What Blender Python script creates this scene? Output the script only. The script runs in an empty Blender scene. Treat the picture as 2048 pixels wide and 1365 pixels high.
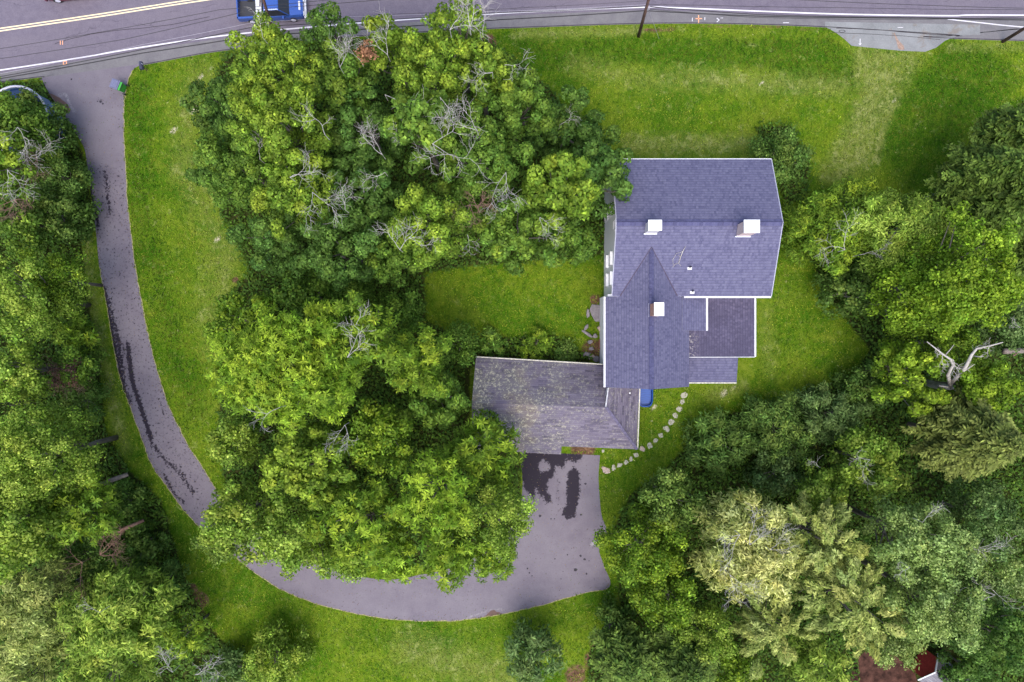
import bpy, math, random
import numpy as np
from mathutils import Vector, Matrix

# ------------------------------------------------------------------ camera, world, sun, exposure
scene = bpy.context.scene
COL = scene.collection
S = 22.0          # ground pixels per metre in the 2048 px wide photograph
CH = 62.05        # height of the drone above the ground
cam_d = bpy.data.cameras.new("camera"); cam_d.lens = 24; cam_d.sensor_width = 36
cam_d.clip_start = 0.5; cam_d.clip_end = 3000
cam = bpy.data.objects.new("camera", cam_d); COL.objects.link(cam)
cam.location = (0, 0, CH); scene.camera = cam

SUN_EL, SUN_AZ = math.radians(64), math.radians(186)      # azimuth clockwise from the top of the picture
w = bpy.data.worlds.new("World"); scene.world = w; w.use_nodes = True
nt = w.node_tree
sky = nt.nodes.new('ShaderNodeTexSky'); sky.sky_type = 'NISHITA'; sky.sun_disc = False
sky.sun_elevation = SUN_EL; sky.sun_rotation = SUN_AZ; sky.air_density = 1.0; sky.dust_density = 3.0; sky.ozone_density = 1.0
nt.links.new(sky.outputs[0], nt.nodes['Background'].inputs[0])
nt.nodes['Background'].inputs[1].default_value = 0.12
sl = bpy.data.lights.new("sun", 'SUN'); sl.energy = 1.1; sl.angle = math.radians(55); sl.color = (1.0, 0.96, 0.91)
sun = bpy.data.objects.new("sun", sl); COL.objects.link(sun)
sd = Vector((math.sin(SUN_AZ) * math.cos(SUN_EL), math.cos(SUN_AZ) * math.cos(SUN_EL), math.sin(SUN_EL)))
sun.rotation_euler = sd.to_track_quat('Z', 'Y').to_euler(); sun.location = (0, 0, 80)
scene.view_settings.view_transform = 'Standard'; scene.view_settings.look = 'None'
scene.view_settings.exposure = 1.76; scene.view_settings.gamma = 1.0
try:
    scene.cycles.max_bounces = 6; scene.cycles.diffuse_bounces = 3; scene.cycles.transmission_bounces = 4
    scene.cycles.glossy_bounces = 2; scene.cycles.transparent_max_bounces = 4
except Exception: pass

# ------------------------------------------------------------------ helpers
def P(px, py, h=0.0):
    k = (CH - h) / CH / S
    return np.array(((px - 1024) * k, (682.5 - py) * k, h))

def ray(px, py, plane):
    """where the sight line through a pixel meets the plane of three points"""
    a, b, c = [np.array(q, float) for q in plane]
    n = np.cross(b - a, c - a); o = np.array((0, 0, CH)); d = P(px, py, 0) - o
    t = np.dot(a - o, n) / np.dot(d, n)
    return o + d * t

def nrm(v):
    return v / np.maximum(np.linalg.norm(v, axis=-1, keepdims=True), 1e-9)

def tag(o, label=None, cat=None, group=None, kind=None):
    if label: o['label'] = label
    if cat: o['category'] = cat
    if group: o['group'] = group
    if kind: o['kind'] = kind
    return o

def empty(name, loc, label, cat, group=None, kind=None):
    o = bpy.data.objects.new(name, None); COL.objects.link(o)
    o.location = tuple(float(x) for x in loc); o.empty_display_size = 0.3
    return tag(o, label, cat, group, kind)

def origin(o):
    v = np.zeros(3)
    while o is not None:
        v = v + np.array(o.location); o = o.parent
    return v

def link(name, me, parent=None, loc=None):
    o = bpy.data.objects.new(name, me); COL.objects.link(o)
    if parent: o.parent = parent
    if loc is not None: o.location = tuple(float(x) for x in loc)
    return o

class MB:
    """gathers shapes in world coordinates and links them as one mesh object"""
    def __init__(s): s.v = []; s.f = []; s.m = []; s.uv = []
    def add(s, verts, faces, mi=0):
        o = len(s.v); s.v += [tuple(map(float, q)) for q in verts]
        for f in faces:
            s.f.append([o + i for i in f]); s.m.append(mi)
        return s
    def box(s, c, size, rz=0.0, mi=0, bevel=0.0, top=1.0):
        x, y, z = [q / 2 for q in size]; ca, sa = math.cos(rz), math.sin(rz)
        vs = []
        for dz, k in ((-z, 1.0), (z, top)):
            for dx, dy in ((-x, -y), (x, -y), (x, y), (-x, y)):
                dx *= k; dy *= k
                vs.append((c[0] + dx * ca - dy * sa, c[1] + dx * sa + dy * ca, c[2] + dz))
        s.add(vs, [(3, 2, 1, 0), (4, 5, 6, 7), (0, 1, 5, 4), (1, 2, 6, 5), (2, 3, 7, 6), (3, 0, 4, 7)], mi)
        return s
    def prism(s, poly, z0, z1, mi=0, mi_top=None):
        n = len(poly)
        vs = [(p[0], p[1], z0) for p in poly] + [(p[0], p[1], z1) for p in poly]
        s.add(vs, [tuple(range(n))[::-1]] + [(i, (i + 1) % n, n + (i + 1) % n, n + i) for i in range(n)], mi)
        s.f.append([len(s.v) - n + i for i in range(n)]); s.m.append(mi if mi_top is None else mi_top)
        return s
    def tube(s, pts, r0, r1=None, n=6, mi=0, cap=True):
        pts = [np.array(p, float) for p in pts]
        if r1 is None: r1 = r0
        m = len(pts); vs = []
        prev = None
        for i, p in enumerate(pts):
            d = pts[min(i + 1, m - 1)] - pts[max(i - 1, 0)]
            d = d / max(np.linalg.norm(d), 1e-9)
            if prev is None:
                a = np.array((1, 0, 0)) if abs(d[0]) < .8 else np.array((0, 1, 0))
                prev = np.cross(d, a)
            u = prev - d * np.dot(prev, d); u = u / max(np.linalg.norm(u), 1e-9); prev = u
            v = np.cross(d, u)
            r = (r0 + (r1 - r0) * i / max(m - 1, 1)) if np.isscalar(r0) else r0[i]
            for k in range(n):
                t = 2 * math.pi * k / n
                vs.append(p + u * math.cos(t) * r + v * math.sin(t) * r)
        fs = [(i * n + k, i * n + (k + 1) % n, (i + 1) * n + (k + 1) % n, (i + 1) * n + k) for i in range(m - 1) for k in range(n)]
        if cap: fs += [tuple(range(n))[::-1], tuple((m - 1) * n + k for k in range(n))]
        s.add(vs, fs, mi)
        return s
    def slab(s, poly, t=0.16, mi=0, mt=1):
        """sloping roof slab: shingled top, trim on the sides and below"""
        poly = [np.array(p, float) for p in poly]
        n = np.cross(poly[1] - poly[0], poly[2] - poly[1])
        if n[2] < 0: poly = poly[::-1]
        k = len(poly)
        vs = poly + [p - np.array((0, 0, t)) for p in poly]
        s.add(vs, [tuple(range(k))], mi)
        o = len(s.v) - 2 * k
        s.f.append([o + k + i for i in range(k)][::-1]); s.m.append(mt)
        for i in range(k):
            j = (i + 1) % k
            s.f.append([o + i, o + k + i, o + k + j, o + j]); s.m.append(mt)
        return s
    def build(s, name, mats, parent=None, smooth=False, loc=None, uv=False):
        if not isinstance(mats, (list, tuple)): mats = [mats]
        base = origin(parent) if parent else np.zeros(3)
        lo = np.array(loc, float) if loc is not None else np.zeros(3)
        me = bpy.data.meshes.new(name)
        V = np.array(s.v, float) - base - lo
        me.from_pydata(V.tolist(), [], s.f)
        for m in mats: me.materials.append(m)
        me.polygons.foreach_set('material_index', s.m)
        if smooth: me.polygons.foreach_set('use_smooth', [True] * len(s.f))
        if uv:
            l = me.uv_layers.new(name='UVMap'); W = np.array(s.v)
            for p in me.polygons:
                n = np.array(p.normal)
                u = np.cross((0, 0, 1), n)
                if np.linalg.norm(u) < 1e-3: u = np.array((1., 0, 0))
                u = u / np.linalg.norm(u); v = np.cross(n, u)
                for li in p.loop_indices:
                    q = W[me.loops[li].vertex_index]
                    l.data[li].uv = (float(np.dot(q, u)), float(np.dot(q, v)))
        me.update()
        return link(name, me, parent, loc)

# ------------------------------------------------------------------ materials
def lin(r, g, b):
    f = lambda c: ((c / 255 + 0.055) / 1.055) ** 2.4 if c > 10 else c / 255 / 12.92
    return (f(r), f(g), f(b), 1)

class NT:
    keep = .83
    def __init__(s, name, rough=0.8, spec=0.3):
        s.mat = bpy.data.materials.new(name); s.mat.use_nodes = True
        s.t = s.mat.node_tree; s.b = s.t.nodes['Principled BSDF']
        s.b.inputs['Roughness'].default_value = rough
        s.b.inputs['Specular IOR Level'].default_value = spec
    def n(s, kind, **kw):
        x = s.t.nodes.new(kind)
        for k, v in kw.items():
            if k.startswith('i_'):
                key = k[2:].replace('_', ' ')
                x.inputs[key].default_value = v
            else: setattr(x, k, v)
        return x
    def l(s, a, b): s.t.links.new(a, b)
    def pos(s):
        g = s.n('ShaderNodeNewGeometry'); return g.outputs['Position']
    def attr(s, name):
        a = s.n('ShaderNodeAttribute', attribute_name=name); return a
    def noise(s, scale, detail=4, rough=.6, vec=None, dist=0.0, stretch=None):
        x = s.n('ShaderNodeTexNoise'); x.inputs['Scale'].default_value = scale
        x.inputs['Detail'].default_value = detail; x.inputs['Roughness'].default_value = rough
        x.inputs['Distortion'].default_value = dist
        vec = vec or s.pos()
        if stretch:
            m = s.n('ShaderNodeMapping'); m.inputs['Scale'].default_value = stretch[:3]
            if len(stretch) > 3: m.inputs['Rotation'].default_value = (0, 0, stretch[3])
            s.l(vec, m.inputs['Vector']); vec = m.outputs[0]
        s.l(vec, x.inputs['Vector']); return x.outputs['Fac']
    def ramp(s, fac, stops):
        r = s.n('ShaderNodeValToRGB'); e = r.color_ramp.elements
        while len(e) < len(stops): e.new(0.5)
        for q, (p, c) in zip(e, stops):
            q.position = p; q.color = c if len(c) == 4 else (*c, 1)
        s.l(fac, r.inputs[0]); return r.outputs[0]
    def val(s, fac, lo, hi, a=0.0, b=1.0):
        r = s.n('ShaderNodeMapRange'); r.clamp = True
        r.inputs['From Min'].default_value = lo; r.inputs['From Max'].default_value = hi
        r.inputs['To Min'].default_value = a; r.inputs['To Max'].default_value = b
        s.l(fac, r.inputs['Value']); return r.outputs[0]
    def math(s, op, a, b=None):
        m = s.n('ShaderNodeMath', operation=op)
        for i, q in enumerate((a, b)):
            if q is None: continue
            if isinstance(q, (int, float)): m.inputs[i].default_value = q
            else: s.l(q, m.inputs[i])
        return m.outputs[0]
    def mix(s, fac, a, b, mode='MIX'):
        m = s.n('ShaderNodeMix', data_type='RGBA', blend_type=mode)
        for key, q in ((0, fac), (6, a), (7, b)):
            if isinstance(q, (int, float)): m.inputs[key].default_value = q
            elif isinstance(q, tuple): m.inputs[key].default_value = q if len(q) == 4 else (*q, 1)
            else: s.l(q, m.inputs[key])
        return m.outputs[2]
    def color(s, c):
        if s.keep < 1: c = s.mix(1.0, c, (s.keep,) * 3, 'MULTIPLY')
        if isinstance(c, tuple): s.b.inputs['Base Color'].default_value = c if len(c) == 4 else (*c, 1)
        else: s.l(c, s.b.inputs['Base Color'])
    def bump(s, h, strength=.4, dist=.05):
        b = s.n('ShaderNodeBump'); b.inputs['Strength'].default_value = strength; b.inputs['Distance'].default_value = dist
        s.l(h, b.inputs['Height']); s.l(b.outputs[0], s.b.inputs['Normal'])

def simple(name, col, rough=.7, spec=.3, var=.12, scale=4.0, metal=0.0):
    m = NT(name, rough, spec); m.b.inputs['Metallic'].default_value = metal
    f = m.noise(scale, 5, .65)
    lo = tuple(c * (1 - var) for c in col[:3]); hi = tuple(min(1, c * (1 + var)) for c in col[:3])
    m.color(m.ramp(f, [(.3, lo), (.7, hi)])); return m.mat

def shingle_mat(name, cols, row=.235, tab=.17, lichen=None, mottle=.15):
    m = NT(name, .9, .2)
    uv = m.n('ShaderNodeUVMap').outputs[0]
    br = m.n('ShaderNodeTexBrick'); br.offset = .37; br.squash = 1.0
    for k, v in (('Scale', 1.0), ('Brick Width', tab), ('Row Height', row), ('Mortar Size', 0.0), ('Mortar Smooth', .0), ('Bias', 0.0)):
        br.inputs[k].default_value = v
    br.inputs['Color1'].default_value = (0, 0, 0, 1); br.inputs['Color2'].default_value = (1, 1, 1, 1)
    m.l(uv, br.inputs['Vector'])
    base = m.ramp(br.outputs['Color'], [(0, cols[0]), (.30, cols[1]), (.7, cols[2]), (1, cols[3])])
    big = m.noise(.35, 3, .5, vec=uv)
    base = m.mix(m.val(big, .35, .65, 0, mottle), base, tuple(c * .78 for c in cols[1][:3]))
    g = m.noise(16, 3, .8, vec=uv)
    base = m.mix(m.val(g, .40, .66, 0, .45), base, tuple(min(1, c * 1.55) for c in cols[2][:3]))
    base = m.mix(m.val(g, .50, .30, 0, .40), base, tuple(c * .5 for c in cols[1][:3]))
    st = m.noise(1.1, 5, .7, vec=uv, stretch=(1.6, .18, 1)); base = m.mix(m.val(st, .55, .75, 0, .22), base, tuple(c * .6 for c in cols[1][:3]))
    sv = m.n('ShaderNodeSeparateXYZ'); m.l(uv, sv.inputs[0])
    fr = m.math('FRACT', m.math('DIVIDE', sv.outputs[1], row)); line = m.val(fr, .05, .30, 1, 0)
    base = m.mix(m.math('MULTIPLY', line, .55), base, tuple(c * .55 for c in cols[1][:3]))
    if lichen: base = lichen(m, base, uv)
    m.color(base)
    m.bump(fr, .35, .02)
    return m.mat

ROOFC = [(.060, .059, .112), (.088, .086, .148), (.100, .098, .162), (.122, .120, .185)]
M = {}
M['roof'] = shingle_mat('blue_shingles', ROOFC)
M['roof_dark'] = shingle_mat('dark_shingles', [(.045, .040, .068), (.06, .052, .088), (.075, .066, .11), (.10, .088, .135)], mottle=.5)
def lichen_main(m, base, uv):
    p = m.pos(); sp = m.n('ShaderNodeSeparateXYZ'); m.l(p, sp.inputs[0])
    wside = m.val(sp.outputs[0], -3.0, 7.2, 1.0, .1)
    n1 = m.noise(.45, 5, .65, vec=p); n2 = m.noise(4.2, 5, .85, vec=p)
    film = m.math('MULTIPLY', m.val(n1, .38, .62), wside)
    base = m.mix(m.math('MULTIPLY', film, .75), base, (.155, .155, .135))
    tan = m.math('MULTIPLY', m.val(m.noise(.33, 3, .6, vec=p, dist=.6), .52, .66), m.val(n1, .35, .55))
    base = m.mix(m.math('MULTIPLY', tan, m.math('MULTIPLY', wside, .6)), base, (.20, .155, .11))
    spk = m.math('MULTIPLY', m.val(n2, .535, .57), m.val(n1, .36, .52))
    return m.mix(m.math('MULTIPLY', spk, m.math('ADD', m.math('MULTIPLY', wside, .7), .2)), base, (.44, .42, .30))
M['roof_old'] = shingle_mat('weathered_shingles', [(.028, .024, .044), (.105, .090, .130), (.125, .110, .152), (.165, .148, .19)], row=.2, tab=.8, lichen=lichen_main, mottle=.5)
def lichen_spots(m, base, uv):
    p = m.pos(); sp = m.n('ShaderNodeSeparateXYZ'); m.l(p, sp.inputs[0])
    a = m.val(sp.outputs[0], 14.9, 16.1, .8, 0); b = m.val(sp.outputs[1], .5, .8, 1, 0)
    n2 = m.noise(5.5, 4, .8, vec=p)
    return m.mix(m.math('MULTIPLY', m.math('MULTIPLY', a, b), m.val(n2, .53, .58)), base, (.45, .42, .40))
M['roof_low'] = shingle_mat('lower_shingles', [(.045, .040, .070), (.062, .055, .095), (.078, .070, .118), (.105, .092, .145)], lichen=lichen_spots, mottle=.7)
M['trim'] = simple('white_trim', (.60, .60, .63), .5, .4, .15, 3)
M['cap'] = simple('white_chimney_cap', (.82, .82, .82), .6, .3, .04)
M['gutter_old'] = simple('leaf_filled_gutter', (.50, .48, .40), .7, .3, .5, 9)
def siding():
    m = NT('lavender_siding', .6, .3)
    sp = m.n('ShaderNodeSeparateXYZ'); m.l(m.pos(), sp.inputs[0])
    fr = m.math('FRACT', m.math('MULTIPLY', sp.outputs[2], 8.0))
    c = m.mix(m.val(fr, .0, .12, 1, 0), (.86, .84, .90), (.50, .49, .55))
    m.color(m.mix(m.val(m.noise(2, 4), .4, .7, 0, .25), c, (.78, .77, .84))); m.bump(fr, .3, .03); return m.mat
M['siding'] = siding()
M['glass'] = simple('dark_window_glass', (.02, .022, .03), .4, .3, .2)
M['blind'] = simple('white_window_blind', (.72, .72, .76), .5, .4, .04)
def brick(name, c1, c2, mo):
    m = NT(name, .9, .2); uv = m.n('ShaderNodeUVMap').outputs[0]
    br = m.n('ShaderNodeTexBrick')
    for k, v in (('Scale', 1.0), ('Brick Width', .21), ('Row Height', .075), ('Mortar Size', .008)): br.inputs[k].default_value = v
    br.inputs['Color1'].default_value = c1; br.inputs['Color2'].default_value = c2; br.inputs['Mortar'].default_value = mo
    m.l(uv, br.inputs['Vector']); m.color(m.mix(m.val(m.noise(3), .4, .7, 0, .3), br.outputs[0], mo)); return m.mat
M['brick_orange'] = brick('orange_brick', (.42, .15, .08, 1), (.32, .12, .07, 1), (.45, .38, .34, 1))
M['brick_pink'] = brick('faded_pink_brick', (.48, .34, .32, 1), (.40, .27, .26, 1), (.55, .5, .5, 1))
M['brick_white'] = brick('whitewashed_brick', (.50, .48, .52, 1), (.40, .38, .42, 1), (.6, .58, .6, 1))
M['black_rubber'] = simple('black_rubber', (.02, .02, .022), .8, .2, .2)
M['dark_metal'] = simple('dark_metal', (.03, .03, .035), .5, .4, .2)
M['wire'] = simple('cable_sheath', (.018, .016, .02), .6, .3, .1)
M['wire_pale'] = simple('pale_cable', (.30, .28, .33), .6, .3, .1)
M['flashing'] = simple('pale_flashing', (.6, .6, .72), .4, .5, .05)

def bark(name, c1, c2):
    m = NT(name, .9, .15)
    n1 = m.noise(3, 6, .7, stretch=(1, 1, .25)); m.color(m.ramp(n1, [(.3, c1), (.7, c2)])); m.bump(n1, .5, .05); return m.mat
M['bark'] = bark('grey_brown_bark', (.08, .066, .055), (.20, .175, .15))
M['dead'] = bark('bleached_dead_wood', (.22, .20, .18), (.52, .49, .46))
M['dead_brown'] = bark('dry_brown_twigs', (.11, .06, .045), (.26, .16, .12))
M['pole'] = bark('brown_pole_timber', (.06, .035, .03), (.17, .10, .085))

def leaf_mat(name, trans=.42, rough=.55):
    m = NT(name, rough, .10); m.keep = 1.0
    a = m.attr('tint'); m.color(a.outputs['Color'])
    tr = m.n('ShaderNodeBsdfTranslucent')
    hs = m.n('ShaderNodeHueSaturation'); hs.inputs['Saturation'].default_value = 1.1; hs.inputs['Value'].default_value = 1.25
    m.l(a.outputs['Color'], hs.inputs['Color']); m.l(hs.outputs[0], tr.inputs['Color'])
    mx = m.n('ShaderNodeMixShader'); mx.inputs[0].default_value = trans
    out = m.t.nodes['Material Output']
    m.l(m.b.outputs[0], mx.inputs[1]); m.l(tr.outputs[0], mx.inputs[2]); m.l(mx.outputs[0], out.inputs['Surface'])
    return m.mat
M['leaf'] = leaf_mat('leaves'); M['needle'] = leaf_mat('needles', .15, .6)

# ------------------------------------------------------------------ px-space fields for the ground
def seg_d(x, y, a, b):
    ax, ay = a; bx, by = b; dx, dy = bx - ax, by - ay
    t = np.clip(((x - ax) * dx + (y - ay) * dy) / max(dx * dx + dy * dy, 1e-6), 0, 1)
    return np.hypot(x - ax - t * dx, y - ay - t * dy)
def line_d(x, y, pts):
    d = np.full(x.shape, 1e9)
    for a, b in zip(pts[:-1], pts[1:]): d = np.minimum(d, seg_d(x, y, a, b))
    return d
def poly_in(x, y, pts):
    ins = np.zeros(x.shape, bool); n = len(pts)
    for i in range(n):
        x1, y1 = pts[i]; x2, y2 = pts[(i + 1) % n]
        c = ((y1 > y) != (y2 > y)) & (x < (x2 - x1) * (y - y1) / ((y2 - y1) if y2 != y1 else 1e-9) + x1)
        ins ^= c
    return ins
def poly_f(x, y, pts, soft=8):
    d = line_d(x, y, list(pts) + [pts[0]])
    sgn = np.where(poly_in(x, y, pts), d, -d)
    return np.clip(.5 + sgn / (2 * soft), 0, 1)
def cap_f(x, y, pts, r, soft):
    return np.clip((r + soft - line_d(x, y, pts)) / (2 * soft), 0, 1)

WOODS = [
 [(-900, 163), (88, 165), (102, 192), (132, 232), (172, 325), (190, 462), (162, 478), (175, 600), (196, 700), (210, 860), (262, 945), (322, 1000), (368, 1150), (430, 1270), (520, 1340), (640, 1500), (-900, 1900)],
 [(455, 110), (720, 80), (950, 66), (1050, 130), (1110, 190), (1200, 320), (1212, 420), (1208, 510), (1090, 520), (960, 530), (850, 545), (850, 640), (930, 680), (1110, 672), (1180, 715), (1180, 735), (940, 735), (940, 850), (1040, 905), (1040, 1000), (1010, 1080), (880, 1130), (700, 1130), (560, 1090), (455, 1000), (440, 900), (440, 620), (500, 540), (440, 420), (400, 300), (420, 180)],
 [(1240, 1210), (1235, 1130), (1225, 1060), (1260, 990), (1330, 940), (1420, 840), (1560, 800), (1700, 755), (1740, 700), (1660, 600), (1600, 470), (1700, 400), (1880, 400), (1890, 330), (2100, 160), (2900, 160), (2900, 2000), (1130, 1900), (1180, 1300)],
 [(1510, 255), (1580, 250), (1620, 330), (1610, 400), (1570, 410), (1545, 330)],
]
def mat_ground():
    m = NT('lawn', 1.0, 0.0); m.keep = 1.0
    a = m.attr('mask'); sp = m.n('ShaderNodeSeparateColor'); m.l(a.outputs['Color'], sp.inputs[0])
    b = m.attr('mask_b'); sb = m.n('ShaderNodeSeparateColor'); m.l(b.outputs['Color'], sb.inputs[0])
    fine = m.noise(9, 5, .75); med = m.noise(1.3, 6, .7); big = m.noise(.16, 4, .6); streak = m.noise(4, 5, .75, stretch=(1.0, .28, 1, .12)); hair = m.noise(22, 3, .8)
    g = m.ramp(med, [(.34, (.036, .104, .004)), (.5, (.062, .128, .004)), (.64, (.135, .185, .012))])
    g = m.mix(m.val(big, .42, .60, 0, .6), g, (.125, .170, .012))
    g = m.mix(m.val(big, .50, .38, 0, .6), g, (.030, .084, .004))
    mid = m.noise(.42, 6, .78, dist=.7)
    g = m.mix(m.val(mid, .52, .68, 0, .65), g, (.165, .200, .024)); g = m.mix(m.val(mid, .46, .34, 0, .55), g, (.026, .078, .004))
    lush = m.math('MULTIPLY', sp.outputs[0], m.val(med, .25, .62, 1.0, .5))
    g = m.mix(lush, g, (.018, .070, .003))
    worn = m.math('MULTIPLY', sp.outputs[1], m.val(med, .36, .55, .35, 1.0))
    g = m.mix(worn, g, (.145, .168, .040))
    pale = m.val(m.math('ADD', m.noise(.9, 6, .85, dist=.4), m.math('MULTIPLY', sp.outputs[1], .12)), .57, .70)
    g = m.mix(m.math('MULTIPLY', pale, .75), g, (.27, .28, .10))
    g = m.mix(m.val(streak, .48, .34, .0, .55), g, (.012, .042, .002))
    g = m.mix(m.val(streak, .53, .68, .0, .55), g, (.135, .175, .022))
    g = m.mix(m.val(fine, .53, .68, 0, .7), g, (.16, .195, .030))
    g = m.mix(m.val(fine, .47, .33, 0, .75), g, (.008, .030, .002))
    g = m.mix(m.val(hair, .40, .6, 0, .25), g, (.02, .05, .004))
    # bare dirt, leaf litter and mulch
    dirt = m.ramp(m.noise(2.5, 6, .8), [(.3, (.035, .022, .014)), (.5, (.10, .058, .034)), (.68, (.20, .125, .075))])
    dm = m.val(m.math('ADD', sb.outputs[0], m.math('MULTIPLY', m.math('SUBTRACT', med, .5), .9)), .35, .62)
    g = m.mix(dm, g, dirt)
    sand = m.val(m.math('ADD', sb.outputs[1], m.math('MULTIPLY', m.math('SUBTRACT', fine, .5), .9)), .42, .60)
    g = m.mix(sand, g, (.40, .36, .26))
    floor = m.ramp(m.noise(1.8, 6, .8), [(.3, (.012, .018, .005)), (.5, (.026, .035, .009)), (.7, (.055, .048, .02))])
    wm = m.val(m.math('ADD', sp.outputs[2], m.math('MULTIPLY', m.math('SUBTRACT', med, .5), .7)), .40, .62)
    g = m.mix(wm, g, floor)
    m.color(g)
    m.bump(m.math('ADD', fine, m.math('MULTIPLY', streak, .8)), .8, .10)
    return m.mat

def axis(lo, hi, step, far):
    a = list(np.arange(lo, hi + step, step)); e = []
    d = step; q = hi + step
    while q < far: d *= 1.35; q += d; e.append(q)
    return np.array([-(-lo + (x - hi)) for x in e][::-1] + a + e)
xs = axis(-50, 50, .28, 1500); ys = axis(-35, 35, .28, 1500)
X, Y = np.meshgrid(xs, ys); PX, PY = X * S + 1024, 682.5 - Y * S
lush = np.zeros(X.shape); worn = np.zeros(X.shape); wood = np.zeros(X.shape); dirt = np.zeros(X.shape); sand = np.zeros(X.shape)
mx = np.maximum
lush = mx(lush, poly_f(PX, PY, [(1010, 80), (1240, 70), (1500, 78), (1660, 76), (1712, 120), (1712, 182), (1640, 170), (1540, 138), (1330, 130), (1130, 128), (1060, 150)], 7))
lush = mx(lush, poly_f(PX, PY, [(1880, 95), (1990, 100), (2040, 160), (1960, 250), (1900, 340), (1850, 400), (1770, 340), (1760, 270), (1800, 190)], 14) * .9)
lush = mx(lush, cap_f(PX, PY, [(275, 180), (285, 420), (330, 600), (390, 820)], 26, 18) * .8)
lush = mx(lush, cap_f(PX, PY, [(345, 300), (370, 500), (370, 700)], 22, 22) * .5)
lush = mx(lush, cap_f(PX, PY, [(1540, 700), (1600, 640), (1590, 520)], 30, 30) * .55)
lush = mx(lush, cap_f(PX, PY, [(1200, 1010), (1230, 960), (1400, 830)], 26, 24) * .75)
lush = mx(lush, cap_f(PX, PY, [(700, 1275), (960, 1270), (1150, 1240)], 16, 16) * .7)
lush = mx(lush, cap_f(PX, PY, [(900, 600), (1080, 640)], 40, 25) * .5)
lush = mx(lush, cap_f(PX, PY, [(235, 800), (280, 940), (400, 1130), (520, 1220)], 20, 22) * .45)
worn = mx(worn, poly_f(PX, PY, [(1706, 92), (1850, 102), (1800, 190), (1760, 270), (1745, 340), (1660, 370), (1640, 350), (1690, 260), (1720, 190)], 16) * .8)
worn = mx(worn, cap_f(PX, PY, [(1715, 105), (1716, 170)], 6, 5))
worn = mx(worn, cap_f(PX, PY, [(1795, 190), (1768, 240), (1750, 320)], 8, 7))
worn = mx(worn, cap_f(PX, PY, [(1380, 155), (1680, 175)], 14, 20) * .8)
worn = mx(worn, cap_f(PX, PY, [(1260, 290), (1500, 290)], 16, 16) * .8)
worn = mx(worn, cap_f(PX, PY, [(1150, 130), (1300, 165), (1360, 150)], 12, 24) * .6)
worn = mx(worn, cap_f(PX, PY, [(405, 150), (375, 225), (370, 330), (440, 480), (420, 640)], 24, 26) * .45)
worn = mx(worn, cap_f(PX, PY, [(460, 490), (430, 700)], 22, 22) * .55)
worn = mx(worn, cap_f(PX, PY, [(170, 480), (185, 620), (225, 800), (250, 900)], 12, 10) * .7)
worn = mx(worn, cap_f(PX, PY, [(1030, 70), (1280, 62)], 8, 8) * .7)
worn = mx(worn, cap_f(PX, PY, [(1900, 95), (2048, 95)], 6, 8) * .8)
worn = mx(worn, cap_f(PX, PY, [(1430, 790), (1480, 770)], 10, 14) * .8)
worn = mx(worn, cap_f(PX, PY, [(820, 1300), (1000, 1350)], 30, 30) * .7)
worn = mx(worn, cap_f(PX, PY, [(1530, 620), (1540, 740)], 8, 16) * .6)
worn = mx(worn, cap_f(PX, PY, [(1600, 440), (1650, 500)], 22, 24) * .5)
for c, r in (((1290, 61), 9), ((1400, 53), 7), ((1500, 55), 7), ((1600, 58), 7), ((1340, 52), 6)): dirt = mx(dirt, cap_f(PX, PY, [c, (c[0] + 60, c[1])], r - 3, 5) * .62)
for c, r in (((975, 85), 16), ((730, 95), 16), ((1590, 440), 18), ((1895, 338), 12), ((1200, 480), 14), ((1190, 600), 10), ((1200, 1290), 20), ((1185, 1320), 16), ((1150, 1350), 20),
             ((1165, 900), 22), ((470, 560), 6), ((1760, 715), 16), ((380, 1180), 14), ((1185, 700), 20), ((950, 905), 14), ((1030, 925), 8), ((400, 1200), 16)):
    dirt = mx(dirt, cap_f(PX, PY, [c, (c[0] + 1, c[1])], r, r * .6))
dirt = mx(dirt, cap_f(PX, PY, [(100, 165), (104, 190), (135, 235), (172, 330), (182, 440)], 2, 5) * .8)
dirt = mx(dirt, cap_f(PX, PY, [(172, 585), (200, 730), (208, 860)], 2, 6) * .6)
dirt = mx(dirt, cap_f(PX, PY, [(345, 1120), (430, 1270)], 8, 10) * .6)
for c, r in (((385, 222), 13), ((345, 264), 9), ((362, 205), 7), ((398, 158), 7), ((432, 482), 8), ((420, 140), 4), ((1785, 205), 5), ((1520, 170), 5), ((1305, 818), 7), ((1445, 790), 9), ((1465, 778), 5), ((1300, 845), 3), ((1415, 850), 5)):
    sand = mx(sand, cap_f(PX, PY, [c, (c[0] + 6, c[1] - 6)], r, r) * .62)
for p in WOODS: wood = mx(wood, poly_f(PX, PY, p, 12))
Z = np.zeros(X.shape)
ny, nx = X.shape
idx = np.arange(ny * nx).reshape(ny, nx)
F = np.stack([idx[:-1, :-1], idx[:-1, 1:], idx[1:, 1:], idx[1:, :-1]], -1).reshape(-1, 4)

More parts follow.
